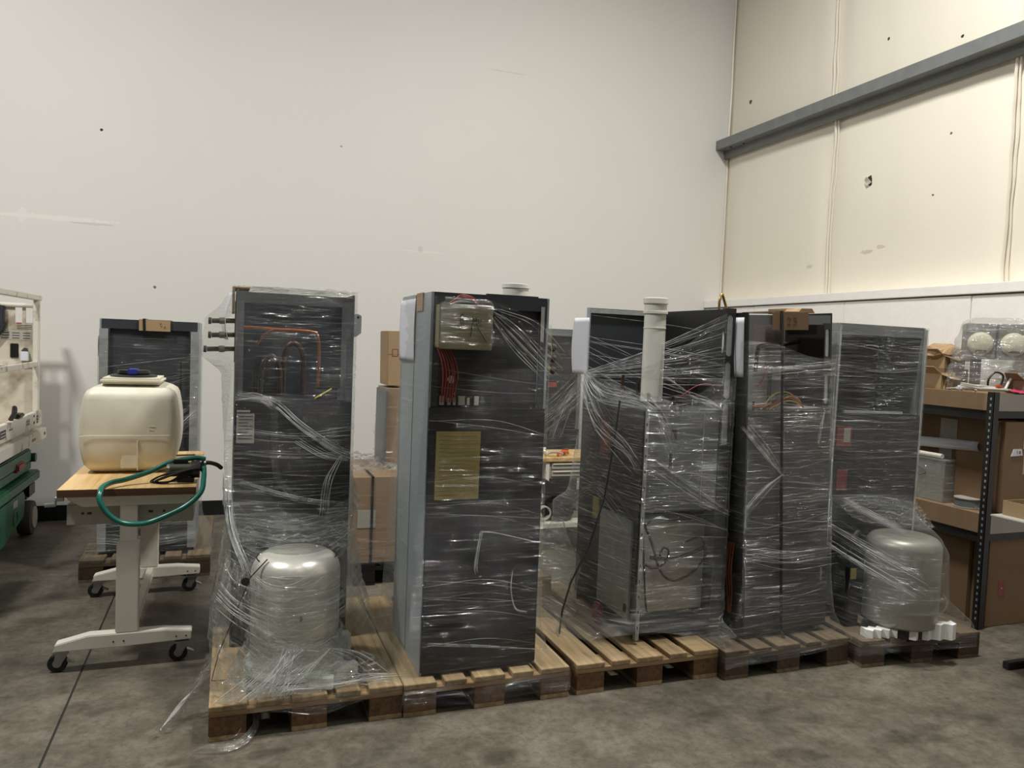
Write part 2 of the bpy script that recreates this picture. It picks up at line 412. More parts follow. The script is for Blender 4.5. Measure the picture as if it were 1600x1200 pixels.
def text(s, size, M, m, parent, name='lettering', ext=.0006):
    cu = bpy.data.curves.new(name, 'FONT'); cu.body = s; cu.size = size; cu.extrude = ext
    to = bpy.data.objects.new(name, cu); COL.objects.link(to)
    dg = bpy.context.evaluated_depsgraph_get(); me = bpy.data.meshes.new_from_object(to.evaluated_get(dg))
    bpy.data.objects.remove(to)
    me.name = name; me.materials.clear(); me.materials.append(MATS[m])
    o = bpy.data.objects.new(name, me); COL.objects.link(o); o.parent = parent; o.matrix_local = M; return o

# film sheets -------------------------------------------------------
def hull(pts):
    pts = sorted(set((round(p[0], 5), round(p[1], 5)) for p in pts))
    def half(ps):
        h = []
        for p in ps:
            while len(h) > 1 and (h[-1][0]-h[-2][0])*(p[1]-h[-2][1])-(h[-1][1]-h[-2][1])*(p[0]-h[-2][0]) <= 0: h.pop()
            h.append(p)
        return h
    a = half(pts); b = half(pts[::-1]); return a[:-1]+b[:-1]
def radial(h, c, th):
    d = (math.cos(th), math.sin(th)); best = 0
    for i in range(len(h)):
        p, q = h[i], h[(i+1) % len(h)]; e = (q[0]-p[0], q[1]-p[1]); den = d[0]*e[1]-d[1]*e[0]
        if abs(den) < 1e-9: continue
        t = ((p[0]-c[0])*e[1]-(p[1]-c[1])*e[0])/den; s_ = ((p[0]-c[0])*d[1]-(p[1]-c[1])*d[0])/den
        if -1e-6 <= s_ <= 1+1e-6 and t > best: best = t
    return best
def rect(x0, x1, y0, y1, o=0.): return [(x0-o, y0-o), (x1+o, y0-o), (x1+o, y1+o), (x0-o, y1+o)]
def circ(x, y, r, n=16): return [(x+r*math.cos(2*PI*k/n), y+r*math.sin(2*PI*k/n)) for k in range(n)]
def nse(x, y, z): return mnoise.noise(Vector((x, y, z)))
def wrap(parent, name, levels, c, m, N=220, dz=.014, off=.012, amp=.003, seed=0., sector=None, zmax=None, zmin=None, label=None):
    """levels: (z, points) bottom to top; the film is the convex hull of the points at each height, blended between them"""
    lv = [(z, hull(p)) for z, p in levels]
    th0, th1 = (0, 2*PI) if sector is None else sector
    ths = [th0+(th1-th0)*k/N for k in range(N+1)]
    rad = [[radial(h, c, t) for t in ths] for z, h in lv]
    zs = []; z = lv[0][0]
    M = max(2, int((lv[-1][0]-lv[0][0])/dz))
    mid = rad[len(rad)//2]; us = [0.]
    for k in range(N): us.append(us[-1]+math.hypot(mid[k]*(th1-th0)/N, mid[k+1]-mid[k]))
    vs = []; uvs = []
    for j in range(M+1):
        t = j/M
        for k in range(N+1):
            zb = zmin(ths[k]) if zmin else lv[0][0]; zt = zmax(ths[k]) if zmax else lv[-1][0]
            z = zb+(zt-zb)*t
            i = 0
            while i < len(lv)-2 and z > lv[i+1][0]: i += 1
            f = min(1, max(0, (z-lv[i][0])/(lv[i+1][0]-lv[i][0]))); f = f*f*(3-2*f)*.5+f*.5
            r = rad[i][k]*(1-f)+rad[i+1][k]*f+off
            n1 = nse(us[k]*1.3+seed, z*38, seed)+.6*nse(us[k]*3+seed, z*70+us[k]*9, seed+5)
            r += amp*(n1+abs(n1)*.6)
            vs.append((c[0]+r*math.cos(ths[k]), c[1]+r*math.sin(ths[k]), z)); uvs.append((us[k], z))
    mb = MB(); mb.v = vs; W = N+1
    mb.f = [(j*W+k, j*W+k+1, (j+1)*W+k+1, (j+1)*W+k) for j in range(M) for k in range(N)]
    return mb.build(name, m, parent, smooth=True, uvs=uvs, label=label)
def sheet(parent, name, A, Bp, m, nu=60, nv=24, amp=.01, fr=9., seed=0., sag=0., uvscale=1., label=None):
    """film stretched between two polylines, crumpled"""
    A = bez(A, 8); Bp = bez(Bp, 8)
    def at(P, t):
        x = t*(len(P)-1); i = min(int(x), len(P)-2); return P[i].lerp(P[i+1], x-i)
    vs = []; uvs = []
    La = sum((A[i+1]-A[i]).length for i in range(len(A)-1)); Lh = (at(A, .5)-at(Bp, .5)).length
    for j in range(nv+1):
        for i in range(nu+1):
            u, v = i/nu, j/nv; p = at(A, u).lerp(at(Bp, u), v)
            k = 4*v*(1-v); e = .35+.65*min(1, k)
            p = p+Vector((nse(p.x*fr+seed, p.y*fr, p.z*fr), nse(p.x*fr+seed+9, p.y*fr, p.z*fr), nse(p.x*fr, p.y*fr+seed+4, p.z*fr)))*amp*e
            p.z -= sag*k
            vs.append(p); uvs.append((u*La*uvscale, v*Lh*uvscale))
    mb = MB(); mb.v = [tuple(q) for q in vs]; W = nu+1
    mb.f = [(j*W+i, j*W+i+1, (j+1)*W+i+1, (j+1)*W+i) for j in range(nv) for i in range(nu)]
    return mb.build(name, m, parent, smooth=True, uvs=uvs, label=label)
def strands(parent, name, paths, m='film_strand', label=None):
    mb = MB(); uvs = []
    for pts, r in paths:
        P = bez(pts, 6) if len(pts) > 2 else [Vector(pts[0]).lerp(Vector(pts[1]), k/6) for k in range(7)]
        b = len(mb.v); r = min(r*.55, .0014); mb.tube(P, [r*(.15+.85*math.sin(PI*min(1, max(0, (i+.5)/len(P))))**.5) for i in range(len(P))], 5, caps=False)
        uvs += [(i//5*.05, (i % 5)*.01) for i in range(len(mb.v)-b)]
    return mb.build(name, m, parent, smooth=True, uvs=uvs, kind='stuff', label=label)

# ------------------------------------------------------------------ the setting
YB, XR, XL, ZC = 7.37, 5.19, 5.0, 6.9
fl = MB(); JX = -.636
fl.add([(-7, -4, 0), (JX-.005, -4, 0), (JX-.005, YB, 0), (-7, YB, 0), (JX+.005, -4, 0), (7, -4, 0), (7, YB, 0), (JX+.005, YB, 0),
        (JX-.005, -4, -.03), (JX+.005, -4, -.03), (JX+.005, YB, -.03), (JX-.005, YB, -.03)],
       [(0, 1, 2, 3), (4, 5, 6, 7), (8, 9, 10, 11), (1, 8, 11, 2), (9, 4, 7, 10)])
floor = fl.build('floor', 'concrete', kind='structure', fixn=False)
joint = B(JX-.0045, JX+.0045, -3.9, YB-.02, -.02, -.003).build('joint_filler', 'ink', floor)
W_SP = [(-1.045, 3.31, .012, .012, (50, 46, 42), 1), (-.62, 2.02, .012, .013, (120, 115, 108), 1), (.94, 3.42, .012, .01, (150, 145, 138), .8),
        (-1.4, 2.545, .5, .022, (232, 229, 222), .7), (-1.62, 2.55, .05, .06, (228, 225, 219), .8), (-1.1, 2.52, .2, .01, (190, 186, 178), .5),
        (1.75, 2.51, .25, .010, (226, 224, 217), .8), (1.72, 2.53, .03, .03, (182, 178, 170), .4), (2.55, 4.35, .25, .006, (190, 187, 180), .5)]
painted_wall('wall_paint', (222, 219, 213), W_SP, 'x')
B(-7, XR+.3, YB, YB+.15, -.02, 7.2).build('wall_back', 'wall_paint', kind='structure')
B(-7, XL-.001, YB-.008, YB-.0005, 0.0005, .132).build('baseboard_back', 'baseboard_black', kind='structure')
# right wall: framed lower wall with painted panels, insulation facing above
I_SP = [(5.258, 3.18, .035, .045, (60, 52, 44), 1), (5.275, 3.165, .02, .02, (150, 140, 125), 1), (6.99, 4.33, .035, .02, (92, 84, 72), 1), (5.25, 2.57, .07, .02, (188, 180, 160), .6),
        (4.45, 4.12, .015, .012, (60, 54, 48), 1), (5.16, 4.35, .015, .015, (60, 54, 48), 1), (4.48, 3.40, .012, .012, (110, 100, 88), 1), (5.1, 2.60, .05, .02, (180, 172, 152), .5),
        (4.6, 2.95, .012, .010, (120, 112, 100), 1), (5.95, 2.5, .04, .02, (190, 182, 164), .6)]
painted_wall('insul_face', (235, 228, 211), I_SP, 'y', .25)
def ins(u, v):
    y = YB-u*11.3; z = 2.1+v*5.0
    d = .035*math.sin(PI*min(1, max(0, (z-2.2)/1.6)))**.7 if z < 3.8 else .03*abs(math.sin(PI*(z-3.9)/1.9))**.7
    for ys in (5.72, 3.99, 2.2, .4): d *= 1-.75*math.exp(-((y-ys)/.10)**2)
    d *= 1-math.exp(-((YB-y)/.15)**2)
    return (XR-d+.006*nse(y*1.4, z*1.1, 3)-.004*nse(y*7, z*.9, 8), y, z)
wr = MB().grid(ins, 160, 70).build('wall_right', 'insul_face', kind='structure', smooth=True, thick=-.05)
B(XL, XR+.1, -3.9, YB, 0, 2.13).build('stud_wall', 'board_white', wr)
for k, (y0, y1) in enumerate(((YB-.004, 6.50), (6.497, 5.283), (5.28, 4.066), (4.06, 2.846), (2.843, 1.63), (1.62, .4))):
    B(XL-.014, XL-.001, y1+.002, y0-.002, .01, 2.128-(.006 if k in (0, 3) else 0)).build('panel', 'board_white', wr)
B(XL-.032, XR-.0, -3.9, YB-.003, 2.139, 2.212).build('trim_1', 'board_white', kind='structure', bevel=.004)
# Z shaped steel girt
gz = MB()
GX = 5.02
gz.prism([(GX, 3.885), (GX, 3.985), (GX+.004, 3.985), (GX+.004, 3.889), (XR, 3.889), (XR, 3.885)], -3.9, YB-.002, 'y')
gz.prism([(XR-.06, 3.885), (XR-.055, 3.80), (XR-.05, 3.80), (XR-.055, 3.885)], -3.9, YB-.002, 'y')
girt = gz.build('trim_2', 'girt_grey', kind='structure')
for (y, x) in ((7.16, 5.07), (6.98, 5.10)):
    MB().lathe([(0, 3.879), (.012, 3.879), (.012, 3.885), (0, 3.885)], (x, y, 0), 12).build('bolt', 'ink', girt)
def seam(y, z0, z1, sd, amp=.03):
    def P(t, o):
        z = z0+(z1-z0)*t; yy = y+amp*nse(z*.9, sd, 0)+.012*nse(z*4, sd, 2)
        if z > 3.72 and z < 4.02: yy += 0
        return (XR-.035-o, yy, z)
    pa = [P(t/50, 0) for t in range(51)]
    T(pa, .011, 6).build('seam_fold', 'seam_white', wr, smooth=True)
    T([(p[0]+.004, p[1]-.032+.014*nse(p[2]*2, sd, 7), p[2]) for p in pa], .007, 6).build('seam_fold', 'seam_white', wr, smooth=True)
seam(5.70, 2.18, 3.80, 1.0); seam(5.76, 4.0, 6.8, 2.0); seam(3.97, 2.18, 3.80, 3.0, .02); seam(3.95, 4.0, 6.8, 4.0)
# corner bead of sealant
T([(XR-.01+.01*nse(z*.07, 1, 1), YB-.004, 2.2+z*.048) for z in range(98)], .016, 6).build('corner_sealant', 'seam_white', wr, smooth=True)
# torn flap in the facing
MB().grid(lambda u, v: (XR-.05-.03*v*u, 5.27-.05*u+.03*v, 3.14+.05*v+.02*u), 4, 4).build('torn_flap', 'seam_white', wr, thick=.002)

# ------------------------------------------------------------------ pallets
def pallet(W=.79, Lg=1.2, my='pallet_y', mx='pallet_x', mb_='pallet_block'):
    t = thing('pallet', '', 'pallet')
    ws = [.145, .1, .145, .1, .145]; gap = (W-sum(ws))/4; x = 0
    meshes = {}
    def inst(name, key, mk, loc, m):
        if key not in meshes:
            o = mk().build(name, m, t, bevel=.002); meshes[key] = o.data
        else:
            o = bpy.data.objects.new(name, meshes[key]); COL.objects.link(o); o.parent = t
        o.location = loc; return o
    for wd in ws:
        inst('deck_board', ('d', wd), lambda: B(0, wd, 0, Lg, 0, .022), (x, 0, .122), my); x += wd+gap
    for y in (0, (Lg-.145)/2, Lg-.145): inst('cross_board', 'c', lambda: B(0, W, 0, .145, 0, .022), (0, y, .1), mx)
    xs = (0, (W-.145)/2, W-.145)
    for xx in xs:
        inst('skid_board', 's', lambda: B(0, .145, 0, Lg, 0, .022), (xx, 0, 0), my)
        for y in (0, (Lg-.145)/2, Lg-.145): inst('block', 'b', lambda: B(0, .145, 0, .145, 0, .078), (xx, y, .022), mb_)
    return t
PG = 'wooden pallets under the cabinets'
p1 = pallet(); p1.location = (-.05, 3.225, 0)
p1['label'] = 'wooden pallet carrying the silver dome, nearest the table on casters'; p1['group'] = PG
def pal(loc, rz, label):
    p = copy_tree(p1); p.location = loc; p.rotation_euler = (0, 0, rz); p['label'] = label; return p
pal((.745, 3.215, 0), 0, 'wooden pallet under the cabinet with the yellow label')
pal((1.575, 3.215, 0), 0, 'wooden pallet with bare boards at its left, under the low hazy wrapped module')
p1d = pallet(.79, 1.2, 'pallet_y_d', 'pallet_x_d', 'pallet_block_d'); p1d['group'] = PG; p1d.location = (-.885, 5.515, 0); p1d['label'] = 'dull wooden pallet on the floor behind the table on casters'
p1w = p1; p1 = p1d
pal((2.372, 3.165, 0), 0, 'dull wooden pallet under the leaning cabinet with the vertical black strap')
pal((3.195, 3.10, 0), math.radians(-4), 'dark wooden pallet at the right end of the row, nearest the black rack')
pk = pallet(.79, 1.2, 'pallet_black', 'pallet_black', 'pallet_black'); pk.location = (.80, 5.06, 0)
pk['label'] = 'black pallet under the wrapped cartons behind the front row'

# ------------------------------------------------------------------ tall cabinets (local axes: x right, y back, z up from the pallet)
def cabinet(label, loc, W, D, H, split, rot=(0, 0, 0), side='side_grey', front='dark_panel', frame='frame_grey', inner='dark_inner', fl_w=.028, top=True, upper=None, rside=None):
    t = thing('equipment_cabinet', label, 'cabinet', loc, rot)
    e = .012
    B(0, e, 0, D, 0, H).build('side_panel', side, t, bevel=.002)
    B(W-e, W, 0, D, 0, H).build('side_panel', rside or side, t, bevel=.002)
    B(e, W-e, D-e, D, 0, H).build('back_panel', side, t)
    B(e, W-e, .004, D-e, 0, .03).build('base_panel', front, t)
    if top: B(e, W-e, .002, D-e, H-e, H).build('top_panel', frame, t)
    B(e, W-e, .03, D-e, split-.015, split).build('divider_shelf', inner, t)
    B(e, e+fl_w, .0, .012, split, H-e).build('front_flange', frame, t)
    B(W-e-fl_w, W-e, .0, .012, split, H-e).build('front_flange', frame, t)
    B(e+fl_w, W-e-fl_w, .0, .012, H-e-.05, H-e).build('front_rail', frame, t)
    if upper: B(e+fl_w, W-e-fl_w, .02, .028, split, H-e-.05).build('upper_panel', upper, t)
    else: B(e, W-e, D*.62, D*.62+.01, split, H-e).build('inner_panel', inner, t)
    B(.004, W-.004, -.010, .001, .015, split-.004).build('front_panel', front, t, bevel=.003)
    return t

# --- first cabinet, behind the silver dome
c1 = cabinet('tall dark cabinet wrapped in film behind the silver dome, black pipe stubs at left', (.026, 3.84, .146), .55, .58, 1.712, 1.19,
             side='frame_grey', inner='blue_grey', fl_w=.024, top=False)
T(bez([(.03, .12, 1.535), (.20, .13, 1.53), (.36, .14, 1.525), (.39, .14, 1.50), (.40, .14, 1.40), (.395, .14, 1.20)], 8), .008, 10).build('copper_pipe', 'copper', c1, smooth=True)
T(bez([(.12, .16, 1.2), (.13, .16, 1.34), (.17, .16, 1.40), (.21, .16, 1.34), (.215, .16, 1.2)], 8), .012, 10).build('copper_pipe', 'copper_old', c1, smooth=True)
T(bez([(.23, .2, 1.2), (.235, .2, 1.40), (.28, .2, 1.465), (.325, .2, 1.40), (.33, .2, 1.2)], 8), .014, 10).build('copper_pipe', 'copper_old', c1, smooth=True)
T(bez([(.10, .12, 1.45), (.13, .1, 1.50), (.18, .11, 1.53), (.24, .14, 1.525)], 8), .003, 6).build('capillary_tube', 'copper', c1, smooth=True)
MB().lathe([(0, 1.195), (.07, 1.195), (.075, 1.21), (.075, 1.36), (.06, 1.39), (0, 1.40)], (.16, .28, 0), 24).build('receiver', 'dark_inner', c1, smooth=True)
B(.375, .48, .02, .08, 1.195, 1.255).build('junction_box', 'dark_void', c1, bevel=.003)
T([(.37, .012, 1.20), (.41, .008, 1.225), (.45, .008, 1.25)], .0035, 6).build('wire', 'wire_yellow', c1)
for z in (1.56, 1.49, 1.42):   # pipe stubs through the left side
    zz = z
    st = T([(.02, .26, zz+.005), (-.02, .25, zz+.004), (-.11-.02*(z < 1.43), .24, zz)], .012, 12).build('pipe_stub', 'pipe_dark', c1, smooth=True)
    xe = -.11-.02*(z < 1.43)
    T([(xe-.002, .24, zz), (xe-.016, .24, zz)], .017, 14).build('stub_cap', 'cap_black', st, smooth=True)
    T([(-.05, .247, zz+.003), (-.075, .245, zz+.002)], .017, 10).build('coupling', 'pipe_ins', st)
B(-.004, -.0005, .18, .30, 1.36, 1.66).build('port_plate', 'dark_inner', c1)
lp = B(.012, .092, -.0125, -.0105, .985, 1.125).build('label_plate', 'paper_grey', c1)
for k in range(8): B(.02, .084-.02*(k % 3 == 2), -.0132, -.0126, 1.11-k*.015, 1.114-k*.015).build('print_line', 'print_dark', lp)
B(.012, .072, -.0125, -.0105, 1.132, 1.142).build('label_strip', 'paper_grey', c1)
bk = MB().prism([(.55, 1.50), (.60, 1.51), (.625, 1.53), (.625, 1.62), (.605, 1.63), (.55, 1.62)], .25, .262, 'y').build('bracket', 'galv', c1)
T([(.607, .249, 1.612), (.607, .251, 1.612)], .006, 12).build('bracket_hole', 'ink', bk)
MB().grid(lambda u, v: (-.012-.035*math.sin(PI*v*.8)-.02*u, .20+.25*u, 1.71-.24*v), 8, 12).build('paper_sheet', 'paper', c1, thick=.0008, smooth=True)
MB().prism([(-.018, 1.60), (-.006, 1.60), (-.006, 1.712), (.0, 1.716), (.06, 1.716), (.06, 1.722), (-.018, 1.722)], .02, .30, 'y').build('corner_board', 'card', c1)
# crumpled film on the top, film down the sides and round the dome
def top_film(par, W, D, H, seed, m='film_crumple', h=.02):
    vs = []; uvs = []; nu, nv = 70, 60; mb = MB()
    for j in range(nv+1):
        for i in range(nu+1):
            x = -.015+(W+.03)*i/nu; y = -.015+(D+.03)*j/nv
            z = H+.006+h*abs(nse(x*13, y*11, seed))+.4*h*abs(nse(x*40, y*34, seed+3))
            mb.v.append((x, y, z)); uvs.append((x, y))
    Wd = nu+1; mb.f = [(j*Wd+i, j*Wd+i+1, (j+1)*Wd+i+1, (j+1)*Wd+i) for j in range(nv) for i in range(nu)]
    return mb.build('film_top', m, par, smooth=True, uvs=uvs)
top_film(c1, .55, .58, 1.716, 1.1)
cr1 = rect(0, .55, -.012, .58)
tk = (.275, -.335)      # dome axis, seen from this cabinet's corner
pr1 = rect(-.076, .714, -.615, .585)
wrap(c1, 'stretch_film', [(-.09, rect(-.076, .714, -.30, .585)), (0.0, rect(-.076, .70, -.28, .585)), (.10, hull(rect(-.05, .64, -.12, .585)+circ(tk[0], tk[1], .22))),
     (.34, hull(rect(-.02, .58, -.02, .58)+circ(tk[0], tk[1], .205))), (.47, hull(rect(-.01, .565, -.02, .58)+circ(tk[0], tk[1], .17))), (.56, hull(cr1+circ(tk[0], tk[1]+.07, .12))),
     (.68, rect(-.01, .56, -.05, .58)), (.9, rect(-.03, .55, -.014, .58)), (1.30, hull(cr1+[(-.05, .24)])), (1.40, hull(cr1+[(-.155, .24), (-.12, .3)])), (1.57, hull(cr1+[(-.13, .24)])), (1.66, hull(cr1+[(-.05, .24)])), (1.725, cr1)],
     (.27, .12), 'film_a', N=260, seed=3., zmin=lambda t: .15-.24*min(1, max(0, abs((t % (2*PI))-1.5*PI)-.55)/.5), amp=.004)
wrap(c1, 'film_layer', [(.10, hull(rect(-.07, .66, -.10, .585)+circ(tk[0], tk[1], .24))), (.34, hull(rect(-.035, .595, -.03, .58)+circ(tk[0], tk[1], .21))), (.47, hull(rect(-.02, .58, -.03, .58)+circ(tk[0], tk[1], .18))),
     (.56, hull(cr1+circ(tk[0], tk[1]+.08, .12))), (.70, rect(-.015, .565, -.06, .58)), (.86, rect(-.02, .555, -.02, .58))], (.27, .12), 'film_heavy', N=300, dz=.009, off=.022, amp=.008, seed=77.,
     zmin=lambda th: .24+.05*math.sin(3*th)-.14*min(1, max(0, abs((th % (2*PI))-1.5*PI)-.45)/.5), zmax=lambda th: .74+.10*math.sin(th*2+1))
random.seed(11)
ps = []
for k in range(26):     # pulled film ropes over the front panel and round the dome
    a = random.random(); z = .50+.55*a
    ps.append(([(.0, -.03, z+.02), (.27, -.05-.1*(z < .62), z-.015*random.random()), (.55, -.03, z+random.uniform(-.03, .03))], random.uniform(.0005, .0012)))
def bundle(ps, pts, n, sp, r0=.0005, r1=.0016, conv=None):
    for k in range(n):
        o = [random.uniform(-sp, sp) for _ in range(3)]
        q = [(p[0]+o[0]*(.4 if conv == i else 1)*random.uniform(.6, 1), p[1]-.002*random.random(), p[2]+o[2]*(.3 if conv == i else 1)*random.uniform(.6, 1)) for i, p in enumerate(pts)]
        ps.append((q, random.uniform(r0, r1)))
bundle(ps, [(.005, -.028, 1.215), (.17, -.03, 1.18), (.30, -.03, 1.07), (.46, -.03, .96), (.55, -.026, .92)], 16, .022)
bundle(ps, [(.005, -.028, 1.20), (.10, -.03, 1.21), (.17, -.03, 1.16)], 8, .02)
bundle(ps, [(.50, -.03, .92), (.44, -.04, .80), (.42, -.06, .64)], 14, .03, conv=0)
bundle(ps, [(-.02, -.02, .78), (.0, -.12, .60), (.07, -.30, .45)], 16, .022)
bundle(ps, [(.04, -.028, .80), (.18, -.04, .755), (.34, -.05, .71), (.52, -.03, .68)], 10, .018)
bundle(ps, [(.30, -.03, 1.0), (.42, -.03, .93), (.54, -.028, .90)], 8, .03, conv=2)
for k in range(90):      # film drawn round the drum
    z = random.uniform(.16, .50); a0 = random.uniform(-2.9, -1.9); a1 = a0+random.uniform(.5, 1.6); dz = random.uniform(-.10, .10); rr = .213+.02*(.5-z)
    ps.append(([(tk[0]+rr*math.cos(a0+(a1-a0)*i/5), tk[1]+rr*math.sin(a0+(a1-a0)*i/5), z+dz*i/5-.05*math.sin(PI*i/5)) for i in range(6)], random.uniform(.0004, .0016)))
for k in range(16):      # from the strap at the left, fanning over the drum
    z = .30+.20*random.random()
    ps.append(([(-.075+.25*(z-.3), -.34, z), (.02, -.50, z-.03), (.16, -.57, z-.06-.06*random.random())], random.uniform(.0005, .0015)))
strands(c1, 'film_ropes', ps)
sheet(c1, 'film_fan', [(-.02, -.22, .50), (-.06, -.30, .36), (-.09, -.32, .24)], [(.14, -.52, .44), (.15, -.56, .30), (.16, -.57, .17)], 'film_heavy', 60, 40, .010, 18., 12.)
sheet(c1, 'film_band', [(.165, -.030, 1.17), (.168, -.032, 1.0), (.172, -.033, .90), (.195, -.036, .80), (.28, -.045, .70)], [(.197, -.030, 1.16), (.200, -.032, 1.0), (.204, -.033, .90), (.228, -.036, .81), (.31, -.045, .72)], 'film_band_m', 60, 6, .004, 14., 1.)
sheet(c1, 'film_fold', [(-.005, -.04, .63), (.12, -.07, .665), (.30, -.09, .66), (.45, -.07, .64), (.56, -.03, .66)], [(.06, -.20, .53), (.16, -.30, .555), (.28, -.32, .56), (.40, -.30, .55), (.52, -.18, .50)], 'film_crumple', 130, 60, .020, 30., 3.3)
sheet(c1, 'film_fold', [(-.01, -.03, .62), (.03, -.10, .60), (.10, -.16, .60)], [(.02, -.24, .40), (.05, -.30, .42), (.10, -.30, .50)], 'film_crumple', 60, 60, .014, 34., 8.3)

# --- second cabinet, with the yellow label
c2 = cabinet('tall dark cabinet with tan control box and yellow label on its front', (.825, 3.29, .146), .56, .60, 1.72, 1.215, upper='dark_panel', frame='blue_grey', fl_w=.03)
yl = B(.04, .245, -.0125, -.0105, .80, 1.105).build('yellow_label', 'yellow_label', c2)
for k in range(16): B(.055, .23-.03*(k % 4 == 3), -.0132, -.0126, 1.082-k*.0175, 1.086-k*.0175).build('print_line', 'yellow_line', yl)
# control box on the front, with its marker writing
cb = B(.022, .255, -.075, .018, 1.475, 1.665).build('control_box', 'tan_box', c2, bevel=.004)
MB().box(.018, .259, -.082, -.074, 1.471, 1.669).build('box_lid', 'tan_box', cb, bevel=.003)
def scrib(par, pts, y, r=.0012): return T([(a, y, b) for a, b in pts], r, 5).build('marker_stroke', 'ink', par)
scrib(cb, [(.112, 1.565), (.112, 1.60), (.113, 1.622), (.118, 1.628), (.123, 1.618), (.121, 1.606), (.113, 1.603)], -.083)
scrib(cb, [(.121, 1.606), (.123, 1.585), (.127, 1.57)], -.083)
scrib(cb, [(.160, 1.53), (.166, 1.60), (.168, 1.616), (.176, 1.596), (.182, 1.612), (.186, 1.582)], -.083)
scrib(cb, [(.182, 1.61), (.184, 1.584), (.196, 1.577), (.210, 1.584)], -.083)
scrib(cb, [(.193, 1.615), (.194, 1.586)], -.083); scrib(cb, [(.206, 1.604), (.200, 1.590)], -.083)
scrib(cb, [(.188, 1.575), (.235, 1.505)], -.083)
random.seed(5)
wr_ = []
for k in range(6):
    x = .05+.012*k; T(bez([(.02+.01*k, -.02, 1.49), (x-.01, -.045, 1.43), (x+.012*random.uniform(-1, 1), -.04, 1.36), (x+.005, -.03, 1.30), (x+.01, .0, 1.235)], 6), .0028, 6).build('red_wire', 'wire_red', c2, smooth=True)
for k in range(3): T(bez([(.07+.01*k, -.01, 1.668), (.12, -.03, 1.70+.004*k), (.18, -.02, 1.695+.004*k), (.215, -.01, 1.668)], 6), .003, 6).build('red_wire', 'wire_red', c2, smooth=True)
MB().lathe([(0, .0185), (.017, .0185), (.017, .0195), (0, .0195)], (.107, 0, 1.335), 20, 'y').build('knockout', 'paper', c2)
B(.103, .106, .0176, .0184, 1.32, 1.35).build('knockout_slot', 'ink', c2)
B(.045, .30, .012, .0195, 1.217, 1.272).build('slot_opening', 'dark_void', c2)
for x, wd in ((.052, .022), (.09, .014), (.115, .012), (.14, .03), (.18, .012), (.215, .02)): B(x, x+wd, .004, .0115, 1.222, 1.262-.008*(wd < .02)).build('terminal', 'paper_grey', c2)
B(.52, .535, -.006, -.001, 1.52, 1.68).build('flange_slot', 'paper_grey', c2)
for k, z in enumerate((1.505, 1.45, 1.39)):
    st = T([(.55, .3, z), (.66, .3, z), (.70, .30, z-.006)], .017, 12).build('pipe_stub', 'pipe_ins', c2, smooth=True)
    T([(.70, .3, z-.006), (.725, .3, z-.014)], .020, 12).build('stub_cap', 'pipe_dark', st, smooth=True)
pv = MB().lathe([(0, 1.715), (.066, 1.715), (.066, 1.787), (.071, 1.789), (.071, 1.808), (.064, 1.810), (.06, 1.79), (0, 1.79)], (.545, .42, 0), 32).build('vent_pipe', 'pvc', c2, smooth=True)
B(.30, .56, .14, .16, 1.715, 1.735).build('top_lip', 'blue_grey', c2)
B(-.006, -.0004, .14, .26, 1.64, 1.722).build('corner_board', 'card', c2)
MB().grid(lambda u, v: (-.006-.004*math.sin(PI*v)-.006*u*u, .28+.30*u, 1.70-.30*v), 10, 12).build('paper_sheet', 'paper', c2, thick=.0008, smooth=True)
B(-.0015, -.0002, .292, .297, .01, 1.715).build('side_seam', 'ink', c2)
cr2 = rect(0, .56, -.01, .60); pr2 = rect(-.08, .71, -.075, 1.12)
cbp = [(.018, -.084), (.259, -.084)]
wrap(c2, 'stretch_film', [(-.11, pr2), (-.02, pr2), (.015, rect(-.075, .66, -.06, .72)), (.07, rect(-.06, .60, -.025, .66)), (.22, rect(-.045, .567, -.014, .63)), (.6, rect(-.035, .563, -.012, .61)),
     (1.36, cr2), (1.46, hull(cr2+[(.018, -.05), (.259, -.05), (.70, .3)])), (1.49, hull(cr2+cbp+[(.70, .3)])), (1.66, hull(cr2+cbp)), (1.70, hull(cr2+cbp))], (.28, .25), 'film_b', N=240, seed=8., amp=.0025,
     zmax=lambda t: 1.70-.10*max(0, math.cos(t-5.6))**4)
ps = []
random.seed(21)
for k in range(16):
    z = random.uniform(.12, 1.45); ps.append(([(.0, -.026, z+random.uniform(-.02, .05)), (.3, -.028, z), (.56, -.026, z-random.uniform(.0, .07))], random.uniform(.0004, .0011)))
bundle(ps, [(.26, -.09, 1.64), (.40, -.06, 1.56), (.56, -.026, 1.42)], 16, .09, conv=0)
bundle(ps, [(.262, -.026, .65), (.252, -.028, .60), (.240, -.027, .50), (.245, -.026, .46)], 8, .009, .001, .002)
for k in range(2): ps.append(([(.26, -.026, .648+.005*k), (.34, -.027, .64), (.55, -.026, .585)], .002))
bundle(ps, [(.42, -.026, .46), (.415, -.028, .38), (.44, -.027, .285), (.50, -.026, .26)], 5, .006, .0008, .0016)
for k in range(3): ps.append(([(.03, -.03, .16-.006*k), (.3, -.05, .13-.004*k), (.60, -.05, .08)], .0015))
strands(c2, 'film_ropes', ps)
sheet(c2, 'film_gather', [(.05, -.04, 1.70), (.12, -.06, 1.695), (.26, -.05, 1.69)], [(.02, -.085, 1.66), (.12, -.09, 1.672), (.26, -.088, 1.665)], 'film_crumple', 30, 12, .02, 20., 1.)

